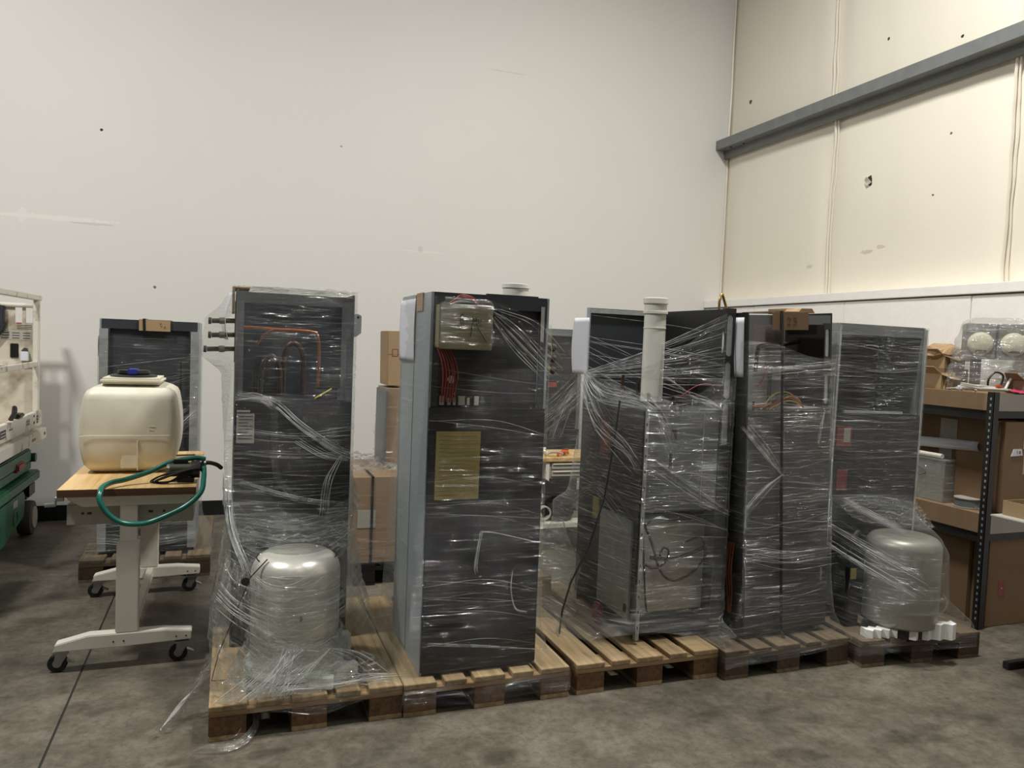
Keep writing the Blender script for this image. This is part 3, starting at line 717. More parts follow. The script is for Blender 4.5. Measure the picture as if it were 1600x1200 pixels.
# --- third cabinet: lower module closed, upper left and front open
t = c3 = thing('equipment_cabinet', 'hazy wrapped cabinet with open top half and white pipe standing inside it', 'cabinet', (1.965, 3.37, .146))
W3, D3, H3, S3 = .51, .73, 1.735, 1.20
e = .012
B(0, e, 0, D3, 0.05, S3).build('side_panel', 'dark_panel', t)
B(e, W3, D3-e, D3, 0, H3).build('back_panel', 'blue_grey', t)
B(e, W3-e, D3-.03, D3-e-.001, H3-.03, H3-.004).build('back_rail', 'galv', t)
B(0, e, D3-.03, D3, S3, H3).build('back_post', 'side_grey', t)
B(W3-e, W3, .012, D3-e, 0, H3).build('side_panel', 'dark_panel', t)
# front right post, punched with long slots
po = MB()
zs = [S3-.95, 1.10, 1.12, 1.235, 1.255, 1.44, 1.475, 1.675, H3]
def slot_post(par, x0, x1, y, z0, z1, slots, m, name='slotted_post', lm='galv'):
    mb = MB(); r = (x1-x0)*.30; cx = (x0+x1)/2; zc = z0
    for (a, b) in slots:
        mb.box(x0, x1, y, y+.004, zc, a); mb.box(x0, cx-r, y, y+.004, a, b); mb.box(cx+r, x1, y, y+.004, a, b)
        # rounded ends of the slot
        for (ze, sg) in ((a, 1), (b, -1)):
            for sx in (-1, 1):
                pts = [(cx+sx*r, ze)]+[(cx+sx*r*math.sin(q), ze+sg*r*(1-math.cos(q))) for q in [PI/2*i/5 for i in range(6)]]
                mb.prism(pts, y, y+.004, 'y')
        zc = b
    mb.box(x0, x1, y, y+.004, zc, z1)
    o = mb.build(name, m, par)
    for (a, b) in slots: B(cx-r-.002, cx+r+.002, y+.0045, y+.006, a-.002, b+.002).build('slot_bright_fill', lm, o)  # added pale plates stand in for the light showing through the slots
    return o
slot_post(t, W3-.065, W3, 0, 0, H3, [(1.02, 1.235), (1.265, 1.455), (1.485, 1.70)], 'dark_panel')
B(.0, .022, -.004, .02, 0.02, S3).build('corner_post', 'galv', t, bevel=.002)
for k in range(14): B(.007, .013, -.0052, -.0042, .08+.08*k, .095+.08*k).build('post_hole', 'ink', t)
B(.022, .52, .006, .018, .68, S3-.005).build('front_panel', 'frame_grey', t, bevel=.003)
B(.35, .353, .004, .0058, .70, S3-.02).build('panel_seam', 'galv', t)
B(.16, .19, .003, .0058, 1.05, 1.10).build('panel_recess', 'dark_void', t); B(.155, .17, .003, .0058, .90, .98).build('panel_recess', 'dark_inner', t)
B(e, .50, .03, D3-e, .67, .68).build('divider_shelf', 'dark_inner', t)
B(e, .50, .03, D3-e, .03, .05).build('base_tray', 'dark_void', t)
bx = B(.06, .46, .10, .40, .12, .60).build('inner_box', 'bench_grey', t, bevel=.006)
B(.05, .47, .09, .41, .24, .25).build('box_flange', 'bench_white', bx)
B(.03, .50, .30, .50, .05, .66).build('coil_block', 'dark_inner', t)
for k, (pp, r, mm) in enumerate([
    ([(.05, .06, .62), (.10, .04, .50), (.16, .05, .36), (.24, .05, .30), (.36, .06, .33), (.43, .05, .42), (.40, .05, .52), (.30, .05, .50)], .007, 'copper_old'),
    ([(.03, .03, .42), (.10, .03, .38), (.18, .04, .40), (.20, .04, .46), (.17, .04, .48), (.15, .04, .44), (.19, .04, .42)], .005, 'wire_black'),
    ([(.03, .02, .56), (.05, .02, .36), (.07, .02, .18), (.10, .02, .10)], .005, 'wire_black'),
    ([(.10, .05, .43), (.22, .06, .41), (.36, .06, .44), (.44, .06, .47)], .010, 'pipe_dark'),
    ([(.04, .03, .60), (.12, .03, .65), (.20, .04, .62)], .004, 'wire_black')]):
    T(bez(pp, 8), r, 8).build('cable', mm, t, smooth=True)
B(-.012, -.0005, .36, .46, .90, 1.10).build('red_label', 'red_label', t)
B(-.010, -.0005, .45, .52, .55, .66).build('sticker', 'yellow_label', t)
B(-.013, -.0005, .06, .42, .10, .62).build('access_cover', 'galv', t, bevel=.003)
B(-.0145, -.0132, .08, .11, .14, .18).build('vent_mesh', 'dark_inner', t)
pv = MB().lathe([(0, S3+.02), (.06, S3+.02), (.06, 1.70), (.068, 1.702), (.068, 1.715), (.062, 1.717), (.062, 1.755), (.070, 1.757), (.070, 1.785), (.062, 1.788), (.058, 1.775), (0, 1.775)], (.235, .35, 0), 32).build('vent_pipe', 'pvc', t, smooth=True)
MB().lathe([(.0, 1.62), (.0625, 1.62), (.0625, 1.626), (0, 1.626)], (.235, .35, 0), 32).build('pipe_ring', 'pvc', pv)
B(e, W3-e, .03, D3-e, S3-.012, S3).build('top_tray', 'dark_inner', t)
for (x, y, h) in ((.07, .38, .16), (.12, .30, .13), (.35, .30, .14), (.39, .26, .12), (.44, .3, .2)): T([(x, y, S3), (x, y, S3+h)], .010, 8).build('copper_pipe', 'copper_old', t)
T(bez([(.30, .25, S3+.05), (.40, .22, S3+.055), (.50, .2, S3+.05)], 6), .010, 8).build('copper_pipe', 'copper_old', t)
T(bez([(.33, .2, S3+.06), (.40, .16, S3+.12), (.47, .14, S3+.13), (.50, .14, S3+.10)], 6), .003, 6).build('red_wire', 'wire_red', t)
MB().grid(lambda u, v: (-.006-.012*math.sin(PI*v)*u-.03*u, D3-.05+.14*u, H3-.06-.33*v), 10, 12).build('paper_sheet', 'paper', t, thick=.0008, smooth=True)
T(bez([(.515, .16, H3-.03), (.515, .16, H3+.05), (.535, .17, H3+.085), (.56, .18, H3+.05), (.585, .19, H3+.005)], 8), .0075, 10).build('brass_loop', 'brass', t, smooth=True)
T([(.545, .15, H3+.006), (.60, .20, H3-.002)], .011, 10).build('brass_valve', 'brass', t, smooth=True)
# strap over the low module
T([(.13, -.02, S3+.004), (.085, -.018, S3+.004)], .004, 5)
MB().prism([(.0, 0), (.016, 0), (.016, .002), (.0, .002)], 0, 1, 'y')
def strap(par, pts, wd=.016, th=.0015, side=Vector((1, 0, 0)), m='strap_black', name='strap'):
    mb = MB(); P = [Vector(p) for p in pts]
    for a, b in zip(P[:-1], P[1:]):
        d = (b-a).normalized(); s_ = (side-d*side.dot(d)).normalized()*wd/2; n_ = d.cross(s_).normalized()*th
        mb.add([a-s_-n_, a+s_-n_, a+s_+n_, a-s_+n_, b-s_-n_, b+s_-n_, b+s_+n_, b-s_+n_], [(0, 1, 2, 3), (7, 6, 5, 4), (0, 4, 5, 1), (1, 5, 6, 2), (2, 6, 7, 3), (3, 7, 4, 0)])
    return mb.build(name, m, par)
strap(t, [(-.030, .22, S3+.03), (-.035, .25, 1.02), (-.075, .26, .70), (-.14, .28, .45), (-.24, .28, .25), (-.30, .24, .12), (-.33, .20, .01)], .014, side=Vector((0, 1, 0)))
# leaning carton corner and bagged filler at the left of the module
cr3 = rect(0, W3, -.01, D3); pr3 = rect(-.40, .42, -.19, 1.02)
def zt3(th):   # film edge: high at the front right post and the back, low where the front is open
    x, y = math.cos(th), math.sin(th)
    return S3+.03+.16*max(0, math.cos(th-5.6))**3+.10*max(0, math.cos(th-2.6))**2
wrap(t, 'stretch_film', [(-.07, pr3), (0.0, pr3), (.05, rect(-.39, .50, -.15, 1.0)), (.16, hull(rect(-.03, .51, -.02, .74)+[(-.26, .58), (-.24, .95)])), (.34, hull(rect(-.01, .51, -.014, .74)+[(-.20, .80)])), (.58, hull(rect(-.005, .51, -.012, .74)+[(-.13, .80)])),
     (.70, hull(cr3+[(-.04, .76)])), (S3, cr3), (S3+.4, hull(cr3))], (.26, .27), 'film_c', N=240, seed=14., zmax=zt3, amp=.004,
     zmin=lambda th: .10-.17*min(1, max(0, (1-math.cos(th-1.30*PI))*1.2)))
G = (-.012, D3-.02, 1.345)
ps = []
random.seed(3)
for k in range(34):
    zz = 1.30+.415*random.random()**.9; r = random.choice([.0005, .0007, .0009, .0013, .002, .0026]); g = Vector(G)+Vector((0, 0, random.uniform(-.02, .02)))
    ps.append(([g, ((W3-.06)*.5+G[0]*.5, G[1]*.5-.006, (zz+g.z)/2-.02*random.random()), (W3-.06, -.008, zz)], r))
for k in range(12):
    z0 = random.uniform(1.28, 1.62); ps.append(([(-.012, D3-.06, z0), (.2, .40, z0-.12-.05*random.random()), (.40, .10, 1.27-.04*random.random()), (.45, -.012, 1.20+.02*random.random())], random.choice([.0006, .0009, .0014, .0022])))
for k in range(6):
    z0 = random.uniform(1.40, 1.70); ps.append(([(-.012, D3, z0), (.26, .30, z0-.05), (.45, .02, z0-.10)], random.choice([.0006, .001, .0014])))
bundle(ps, [(-.012, D3-.03, 1.36), (-.02, .45, 1.25), (.06, .05, 1.205), (.16, -.016, 1.0)], 24, .05, conv=0)
bundle(ps, [G, (-.09, D3+.05, 1.15), (-.14, D3+.10, .95)], 16, .06, conv=0)
bundle(ps, [(-.02, D3-.1, 1.30), (-.025, .40, 1.10), (-.02, .10, 1.0), (.0, -.01, .92)], 16, .07)
bundle(ps, [(-.02, D3-.05, .62), (-.03, .40, .72), (-.03, .05, .60)], 12, .06)
for k in range(22):
    z = random.uniform(.3, 1.15); ps.append(([(.02, -.026, z+random.uniform(-.03, .08)), (.28, -.028, z), (W3, -.026, z-.12*random.random())], random.uniform(.0004, .0009)))
bundle(ps, [(W3, -.026, .66), (.28, -.03, .78), (.0, -.026, .95)], 14, .07, conv=0)
strands(t, 'film_ropes', ps)
sheet(t, 'film_fan', [G, (.15, .34, 1.40), (.30, .17, 1.52), (W3-.06, -.006, 1.71)], [G, (.15, .35, 1.345), (.30, .17, 1.335), (W3-.06, -.006, 1.33)], 'film_d', 50, 24, .004, 8., 2.)
sheet(t, 'film_gather', [(.05, -.01, S3+.01), (.09, .10, S3+.05), (.06, .25, S3+.09), (-.012, .45, S3+.12)], [(.20, -.015, S3-.03), (.19, .02, S3+.03), (.14, .10, S3+.03), (.0, .30, S3+.0)], 'film_crumple', 90, 60, .022, 32., 6.)
sheet(t, 'film_swag', [(.20, -.015, S3+.01), (.33, .0, S3+.035), (.42, .0, S3+.09), (.53, -.01, S3+.19)], [(.20, -.02, S3-.06), (.33, -.02, S3-.05), (.44, -.02, S3-.03), (.535, -.016, S3+.0)], 'film_c', 40, 16, .008, 14., 4.)

# --- fourth cabinet, leaning, with a vertical strap
c4 = cabinet('leaning grey framed cabinet with black strap down its front and cardboard pad on top', (2.568, 3.30, .147), .55, .58, 1.715, 1.20, rot=(0, -.045, 0), inner='inner_taupe', side='dark_panel', frame='frame_grey', front='mid_grey', fl_w=.03, top=False)
t = c4
slot_post(t, .55-.058, .55-.012, -.006, 1.21, 1.66, [(1.225, 1.38), (1.48, 1.63)], 'dark_panel')
pad = B(.155, .375, -.018, -.001, 1.625, 1.716).build('cardboard_pad', 'card_dark', t)
B(.155, .375, -.018, .25, 1.7165, 1.7215).build('pad_flap', 'card', pad)
for pts in ([(.235, 1.675), (.243, 1.690), (.258, 1.686), (.256, 1.67), (.238, 1.655), (.262, 1.653)], [(.275, 1.690), (.298, 1.688), (.280, 1.675), (.300, 1.668), (.292, 1.652), (.273, 1.655)]): scrib(pad, pts, -.0186, .0008)
strap(t, [(.20, .3, 1.7235), (.20, -.020, 1.7235), (.205, -.022, 1.60), (.215, -.024, .9), (.23, -.03, .02), (.232, -.06, -.02)], .016, side=Vector((1, 0, 0)))
B(.40, .52, .22, .34, 1.716, 1.745).build('loose_card', 'kraft', t)
MB().prism([(.40, 1.716), (.52, 1.716), (.50, 1.742), (.43, 1.742)], .10, .22, 'y').build('folded_card', 'kraft', t)
T(bez([(.50, .20, 1.56), (.36, .18, 1.545), (.225, .17, 1.54), (.20, .17, 1.515), (.195, .17, 1.46), (.18, .16, 1.40)], 8), .012, 10).build('copper_pipe', 'copper_old', t, smooth=True)
T(bez([(.50, .24, 1.43), (.34, .22, 1.425), (.31, .2, 1.405), (.305, .2, 1.32), (.30, .2, 1.2)], 8), .012, 10).build('copper_pipe', 'copper_old', t, smooth=True)
T(bez([(.20, .1, 1.45), (.19, .09, 1.40), (.17, .08, 1.365), (.13, .08, 1.33)], 6), .005, 6).build('red_wire', 'wire_red', t)
for k, (mm, h) in enumerate((('wire_yellow', .08), ('wire_green', .065), ('wire_orange', .05), ('wire_yellow', .035), ('wire_orange', .06))):
    T(bez([(.14+.02*k, .06, 1.205), (.22+.02*k, .05, 1.205+h), (.32+.01*k, .05, 1.205+h), (.42, .06, 1.205)], 6), .004, 6).build('wire', mm, t, smooth=True)
T(bez([(.03, .05, 1.235), (.12, .04, 1.22), (.20, .05, 1.235)], 6), .006, 6).build('copper_pipe', 'copper', t)
B(.04, .10, .06, .12, 1.20, 1.25).build('relay', 'dark_void', t)
for (x, z) in ((.075, 1.345), (.07, 1.33)): B(x, x+.02, .355, .3595, z, z+.008).build('panel_slot', 'ink', t)
B(.50, .507, -.0125, -.0105, .26, .33).build('panel_tag', 'galv', t)
B(.01, .54, -.0125, -.0105, .335, .339).build('panel_seam', 'ink', t)
MB().grid(lambda u, v: (-.004-.02*math.sin(PI*v)*u-.015*u, .02+.14*u, 1.69-.31*v), 8, 10).build('paper_sheet', 'paper', t, thick=.0008, smooth=True)
for k in range(3): T(bez([(-.02, .05+.02*k, .50), (-.045, .04+.02*k, .36), (-.03, .05+.02*k, .24), (-.045, .04+.01*k, .13)], 6), .004, 6).build('wire', 'wire_rust', t, smooth=True)
cr4 = rect(0, .55, -.012, .58)
wrap(t, 'stretch_film', [(-.075, rect(-.195, .60, -.14, 1.05)), (-.015, rect(-.195, .60, -.13, 1.05)), (.03, rect(-.16, .58, -.06, .85)), (.12, rect(-.05, .565, -.025, .62)), (.3, rect(-.01, .555, -.014, .59)), (1.0, cr4), (1.42, cr4), (1.62, cr4)], (.27, .27), 'film_d', N=200, seed=22., amp=.003,
     zmin=lambda th: -.075+.075*max(0, math.cos(th-5.9))**6, zmax=lambda th: 1.52+.05*math.sin(2*th))
ps = []
random.seed(8)
for k in range(18):
    z = random.uniform(.06, 1.5); ps.append(([(.0, -.026, z+random.uniform(-.06, .08)), (.28, -.028, z), (.55, -.026, z+random.uniform(-.05, .05))], random.uniform(.0004, .001)))
bundle(ps, [(-.02, -.02, 1.12), (.10, -.028, .99), (.215, -.034, .86)], 14, .03, conv=2)
bundle(ps, [(.215, -.034, .86), (.11, -.03, .78), (.0, -.026, .68)], 14, .04, conv=0)
bundle(ps, [(.49, -.028, 1.20), (.465, -.03, 1.10), (.45, -.03, 1.02)], 8, .014, conv=0)
bundle(ps, [(.0, -.026, 1.40), (.25, -.03, 1.42), (.55, -.026, 1.44)], 10, .03)
bundle(ps, [(.0, -.026, .45), (.25, -.03, .40), (.55, -.026, .40)], 14, .06)
strands(t, 'film_ropes', ps)

# --- fifth cabinet, at the right end
c5 = cabinet('dark cabinet with thin pale frame at the right end of the front row', (3.235, 3.475, .146), .615, .58, 1.70, 1.185, rot=(0, .008, math.radians(-4)), side='galv', frame='frame_grey', inner='dark_panel', fl_w=.016)
t = c5
B(.09, .50, .012, .03, 1.185, 1.20).build('shelf_lip', 'galv', t)
B(.03, .13, -.0125, -.0105, .99, 1.11).build('red_label', 'red_label', t); B(.075, .12, -.0140, -.0127, 1.02, 1.10).build('label_paper', 'paper_grey', t)
B(.05, .12, -.0125, -.0105, .74, .86).build('red_label', 'red_label', t)
B(.16, .20, .30, .31, 1.20, 1.32).build('terminal_cover', 'frame_grey', t)
for x in (.003, .606): B(x, x+.012, -.013, -.0005, .02, 1.69).build('edge_strip', 'galv', t)
tk5 = (.330, -.265)
cr5 = rect(0, .615, -.012, .58)
wrap(t, 'stretch_film', [(-.075, rect(-.04, .75, -.375, .82)), (-.012, rect(-.04, .75, -.375, .82)), (.03, hull(rect(-.02, .66, -.30, .70)+[(.74, -.36)])), (.20, hull(rect(-.01, .63, -.02, .60)+circ(tk5[0], tk5[1], .215)+[(.64, -.2)])),
     (.46, hull(cr5+circ(tk5[0], tk5[1], .20))), (.53, hull(cr5+circ(tk5[0], tk5[1], .165))), (.66, hull(cr5+circ(tk5[0]-.03, tk5[1]+.12, .1))), (.74, rect(0, .615, -.03, .58)), (1.2, cr5), (1.70, cr5)], (.31, .10), 'film_d', N=240, seed=31., amp=.003)
ps = []
random.seed(13)
for k in range(14):
    z = random.uniform(.7, 1.6); ps.append(([(.0, -.026, z+random.uniform(-.02, .05)), (.3, -.028, z), (.615, -.026, z+random.uniform(-.02, .04))], random.uniform(.0004, .0009)))
bundle(ps, [(-.01, -.06, .52), (.10, -.32, .42), (.27, -.47, .32)], 22, .09)
bundle(ps, [(.04, -.10, .70), (.12, -.24, .64), (.22, -.36, .58)], 10, .02)
for k in range(4): ps.append(([(.05, -.36, .04+.01*k), (.25, -.39, .10), (.40, -.40, .20)], .001))
ps.append(([(.0, -.05, .70), (.30, -.06, .71), (.62, -.03, .66)], .0022))
strands(t, 'film_ropes', ps)
sheet(t, 'film_fold', [(.0, -.03, .70), (.2, -.05, .73), (.4, -.06, .70), (.61, -.03, .66)], [(.08, -.16, .60), (.22, -.30, .595), (.36, -.36, .59), (.54, -.24, .57)], 'film_crumple', 110, 60, .016, 30., 9.)

# --- cabinet behind the table
c0 = cabinet('dark blue grey cabinet with cardboard pad on top, behind the cream tank', (-.80, 5.66, .146), .605, .56, 1.565, .62, side='side_grey', frame='blue_grey', front='blue_grey', upper='blue_grey', fl_w=.05)
t = c0
for x in (.0, .553): B(x, x+.052, -.013, -.0005, .02, 1.50).build('corner_channel', 'galv', t)
pad = B(.235, .425, -.018, -.0005, 1.495, 1.566).build('cardboard_pad', 'card', t)
B(.235, .425, -.018, .2, 1.5665, 1.571).build('pad_flap', 'card', pad)
strap(t, [(.265, .2, 1.574), (.265, -.02, 1.574), (.268, -.02, 1.49)], .016)
scrib(pad, [(.375, 1.545), (.362, 1.547), (.364, 1.534), (.376, 1.528), (.366, 1.519)], -.0186, .001); scrib(pad, [(.392, 1.528), (.384, 1.520), (.392, 1.512), (.398, 1.520), (.390, 1.528)], -.0186, .001)
MB().grid(lambda u, v: (-.008-.03*math.sin(PI*v)*(.3+u), .06+.25*u, 1.49-.22*v), 8, 10).build('paper_sheet', 'paper', t, thick=.0008, smooth=True)
B(.49, .50, -.013, -.0105, .55, 1.30).build('wire_channel', 'dark_void', t)
wrap(t, 'stretch_film', [(-.03, rect(-.075, .705, -.14, .62)), (-.004, rect(-.075, .705, -.14, .62)), (.02, rect(-.06, .68, -.10, .60)), (.15, rect(-.02, .62, -.02, .57)), (.5, rect(0, .605, -.013, .56)), (1.45, rect(0, .605, -.013, .56))], (.3, .25), 'film_a', N=200, seed=41., amp=.003)
ps = []
random.seed(17)
for k in range(22):
    z = random.choice([random.uniform(.03, .25), random.uniform(.6, 1.3)]); ps.append(([(.0, -.026, z+random.uniform(-.05, .05)), (.3, -.028, z), (.605, -.026, z+random.uniform(-.02, .10))], random.uniform(.0006, .0014)))
bundle(ps, [(.42, -.03, .78), (.52, -.03, .90), (.62, .0, 1.0)], 14, .05)
bundle(ps, [(.02, -.03, .10), (.3, -.04, .07), (.6, -.03, .11)], 18, .05)
strands(t, 'film_ropes', ps)

# ------------------------------------------------------------------ silver domes and packing on the pallets
def dome(label, loc, r, h, m, sh):
    t = thing('compressor_drum', label, 'drum', loc)
    pr = [(0, .05), (r-.01, .05), (r, .06), (r, h-sh)]+[(r-sh+sh*math.cos(a), h-sh+sh*math.sin(a)) for a in [PI/2*k/8 for k in range(1, 9)]]+[(0, h)]
    MB().lathe(pr, (0, 0, 0), 48).build('shell', m, t, smooth=True)
    MB().lathe([(0, 0), (r*.86, 0), (r*.86, .05), (0, .05)], (0, 0, 0), 36).build('base_ring', 'dark_inner', t)
    return t
d1 = dome('silver dome topped drum on the pallet nearest the table', (.301, 3.505, .146), .192, .545, 'silver', .085)
MB().lathe([(0, .03), (.215, .03), (.22, .045), (.215, .06), (0, .06)], (0, 0, 0), 40).build('drip_tray', 'foam', d1, smooth=True)
T([(-.19*math.cos(a), -.02+.10*math.sin(a)*0-.0, .548+.0*a) for a in (0, .1)], .002, 5)
T([(.172*math.cos(a), .172*math.sin(a), .522) for a in [-.35+(PI+.7)*k/40 for k in range(41)]], .0028, 6).build('black_edge_cord', 'black_plastic', d1)
T([(-.218, -.10, .455), (-.218, -.125, .455)], .018, 16).build('pipe_end', 'pipe_dark', d1)
MB().prism([(.0, .30), (.008, .315), (.016, .30), (.008, .285)], -.194, -.1905, 'y').build('emblem', 'dark_inner', d1)
strap(d1, [(-.13, -.10, .54), (-.20, -.12, .47), (-.25, -.10, .33), (-.32, -.04, .12), (-.354, -.02, -.04)], .010, side=Vector((0, 1, 0)))
d5 = dome('tall silver drum on the pallet beside the black rack', (3.545, 3.20, .146), .192, .535, 'silver_dull', .06)
def foam_block(loc, size, rz, label):
    a, b, h = size
    pts = [(0, 0), (a, 0), (a, b*.45), (a*.8, b*.45), (a*.8, b*.7), (a*.55, b*.7), (a*.55, b), (0, b)]
    o = MB().prism(pts, 0, h, 'z').build('foam_block', 'foam', bevel=.003); o.location = loc; o.rotation_euler = (0, 0, rz)
    return tag(o, label, 'packing foam', 'white foam packing')
foam_block((.485, 3.585, .146), (.085, .12, .105), .2, 'upright stepped white foam block right of the silver dome')
foam_block((.345, 3.285, .146), (.10, .10, .05), -.3, 'low white foam block in front of the silver dome')
foam_block((.465, 3.33, .146), (.12, .08, .055), .5, 'white foam block lying by the grey cables on the pallet')
T(bez([(.50, 3.56, .17), (.57, 3.50, .20), (.635, 3.46, .175), (.66, 3.52, .16), (.62, 3.60, .155)], 8), .008, 8).build('grey_cable', 'wire_white', smooth=True)
tag(bpy.data.objects['grey_cable'], 'pale cable looping over the pallet boards right of the silver dome', 'cable')
T(bez([(.44, 3.42, .19), (.50, 3.40, .19), (.58, 3.42, .165), (.63, 3.50, .155)], 8), .006, 8).build('black_cable', 'wire_black', smooth=True)
tag(bpy.data.objects['black_cable'], 'thin black cable curling over the pallet beside the foam', 'cable')
# zigzag foam in front of the right drum
zz = []
for k in range(9): zz.append((.035*k, 0 if k % 2 else .022))
zz2 = [(x, y+.05) for x, y in zz[::-1]]
fz = MB().prism(zz+zz2, 0, .085, 'z').build('corrugated_foam', 'foam'); fz.rotation_euler = (0, 0, math.radians(-14))
tag(fz, 'upright corrugated white foam strip at the foot of the right drum', 'packing foam', loc=(3.455, 3.04, .146))
fz = MB().prism([(x*.7, y) for x, y in zz]+[(x*.7, y) for x, y in zz2], 0, .045, 'z').build('corrugated_foam', 'foam'); fz.rotation_euler = (0, 0, math.radians(-10))
tag(fz, 'lower piece of corrugated foam left of the upright strip', 'packing foam', loc=(3.245, 3.115, .146))
# black crate behind the film, left of the right drum
t = thing('motor_box', 'dark electrical box under film between the leaning cabinet and right drum', 'box', (3.262, 3.30, .146), (0, 0, -.07))
B(0, .085, 0, .13, .0, .34).build('body', 'black_plastic', t, bevel=.005); B(.01, .078, .01, .12, .3405, .37).build('lid', 'dark_inner', t, bevel=.005)
B(.012, .05, -.004, -.0005, .27, .33).build('label_patch', 'yellow_label', t)
T(bez([(.06, .08, .37), (.05, .05, .46), (.10, .06, .52), (.14, .1, .44)], 6), .012, 8).build('conduit', 'pipe_dark', t, smooth=True)
# skirt of crumpled film over the front of the first pallet and its tail on the floor
t = thing('crumpled_film', 'crumpled clear film spread over the front edge of the pallet by the dome', 'plastic film', (0, 0, 0))
sheet(t, 'film_spread', [(.08, 3.33, .33), (.20, 3.285, .34), (.34, 3.28, .33), (.50, 3.34, .29), (.68, 3.46, .19)], [(-.03, 3.20, .165), (.18, 3.20, .17), (.38, 3.20, .17), (.58, 3.20, .17), (.73, 3.205, .165)], 'film_crumple', 220, 80, .020, 38., 5.)
sheet(t, 'film_spread', [(-.02, 3.44, .40), (.03, 3.36, .38), (.10, 3.31, .35), (.24, 3.275, .33)], [(-.05, 3.32, .17), (.0, 3.22, .175), (.12, 3.20, .175), (.25, 3.20, .18)], 'film_heavy', 90, 44, .018, 20., 15.)
sheet(t, 'film_overhang', [(.02, 3.212, .15), (.22, 3.205, .155), (.42, 3.205, .155), (.60, 3.205, .15), (.73, 3.21, .14)], [(.04, 3.205, .12), (.22, 3.20, .10), (.40, 3.20, .07), (.52, 3.20, .10), (.72, 3.205, .115)], 'film_a', 80, 14, .012, 16., 7.)
def skirt(u, v):
    a = -PI*1.12+PI*1.24*u; r = .20+.075*(1-v)**1.5+.022*nse(u*9, v*5, 3)+.012*nse(u*26, v*12, 7)
    return (.301+r*math.cos(a), 3.505+r*math.sin(a)*.98, .152+.20*v+.015*nse(u*7, 2, 1))
for mm, nm in (('film_bag', 'film_lumps'), ('film_crumple', 'film_lumps')):
    k_ = 0 if mm == 'film_bag' else .012
    mb = MB().grid(lambda u, v: tuple(q_+k_*(.5 if i_ == 2 else (1 if i_ == 1 else 0))*(-1 if i_ == 1 else 1) for i_, q_ in enumerate(skirt(u, v))), 120, 40)
    mb.build(nm, mm, t, smooth=True, uvs=[(i % 121/120*.9, i//121/40*.2) for i in range(len(mb.v))])
ps = []; random.seed(29)
for k in range(26):      # rope fan from the drum's waist to the front left corner
    u = random.random(); a = (.24+.10*random.random(), 3.275, .33+.03*random.random()); b = (.0+.26*u, 3.20, .165)
    ps.append(([a, ((a[0]+b[0])/2+random.uniform(-.015, .015), 3.235, .26-.03*random.random()), b], random.choice([.0006, .0009, .0014, .002, .003])))
for k in range(50):      # ridges of the spread film along the front edge
    x = random.uniform(.16, .66); y = random.uniform(3.205, 3.30); z = .178+.10*max(0, (y-3.24))*(x < .5)+.012*random.random(); l = random.uniform(.04, .16)
    ps.append(([(x-l, y, z), (x, y-.006, z+.010), (x+l, y+.004, z)], random.choice([.0005, .0008, .0012, .002])))

for k in range(30):
    u = k/29; a = (.20+.24*u, 3.30-.006*k/30, .30+.03*math.sin(u*7)); b = (-.04+.30*u, 3.205, .165-.01*u)
    ps.append(([a, ((a[0]+b[0])/2-.01, 3.245, .235-.02*random.random()), b], random.uniform(.0008, .0026)))
for k in range(14):
    ps.append(([(.05+.03*k, 3.31, .36-.004*k), (.12+.034*k, 3.285, .28), (.17+.04*k, 3.25, .19)], random.uniform(.0007, .0016)))
for k in range(22):
    z = .165+.012*random.random(); x = random.uniform(.20, .55)
    ps.append(([(x-.12, 3.215+.06*random.random(), z), (x, 3.22+.05*random.random(), z+.012), (x+.15, 3.215+.05*random.random(), z)], random.uniform(.0008, .002)))
strands(t, 'film_ropes', ps)
t = thing('loose_film', 'tail of loose crumpled film lying on the floor left of the first pallet', 'plastic film', (-.2, 3.4, 0))
sheet(t, 'film_tail', [(.17, -.06, .30), (.10, -.02, .18), (.04, -.02, .08), (-.02, -.06, .035), (-.05, -.10, .02)], [(.15, .05, .26), (.09, .10, .14), (.05, .08, .03), (.0, .03, .012), (-.02, -.03, .010)], 'film_crumple', 160, 60, .026, 36., 2.)
sheet(t, 'film_tail', [(-.055, -.12, .045), (-.03, -.09, .05), (.0, -.07, .04)], [(-.06, -.08, .012), (-.03, -.05, .012), (.0, -.04, .012)], 'film_crumple', 60, 40, .03, 40., 6.)
strands(t, 'film_ropes', [([(.165, -.04+.02*k, .30-.02*k), (.10, .0+.02*k, .17-.01*k), (.03, -.0+.01*k, .07), (-.03, -.06, .03)], .0018) for k in range(7)])
t = tag(sheet(None, 'film_ribbon', [(-.105, 3.15, .012), (-.05, 3.13, .028), (.02, 3.115, .012), (.09, 3.15, .012), (.14, 3.24, .02), (.15, 3.30, .05)], [(-.105, 3.155, .014), (-.05, 3.145, .034), (.02, 3.135, .032), (.075, 3.17, .035), (.12, 3.245, .045), (.12, 3.30, .075)], 'film_ribbon_m', 60, 6, .004, 14., 1.), 'twisted film ribbon curling on the floor in front of the first pallet', 'plastic film')
t = tag(sheet(None, 'film_ribbon', [(.0, 3.17, .014), (.05, 3.18, .012), (.09, 3.23, .03)], [(.01, 3.16, .035), (.06, 3.20, .045), (.10, 3.26, .06)], 'film_crumple', 24, 8, .012, 30., 4.), 'small crumpled film scrap beside the curling film ribbon', 'plastic film')

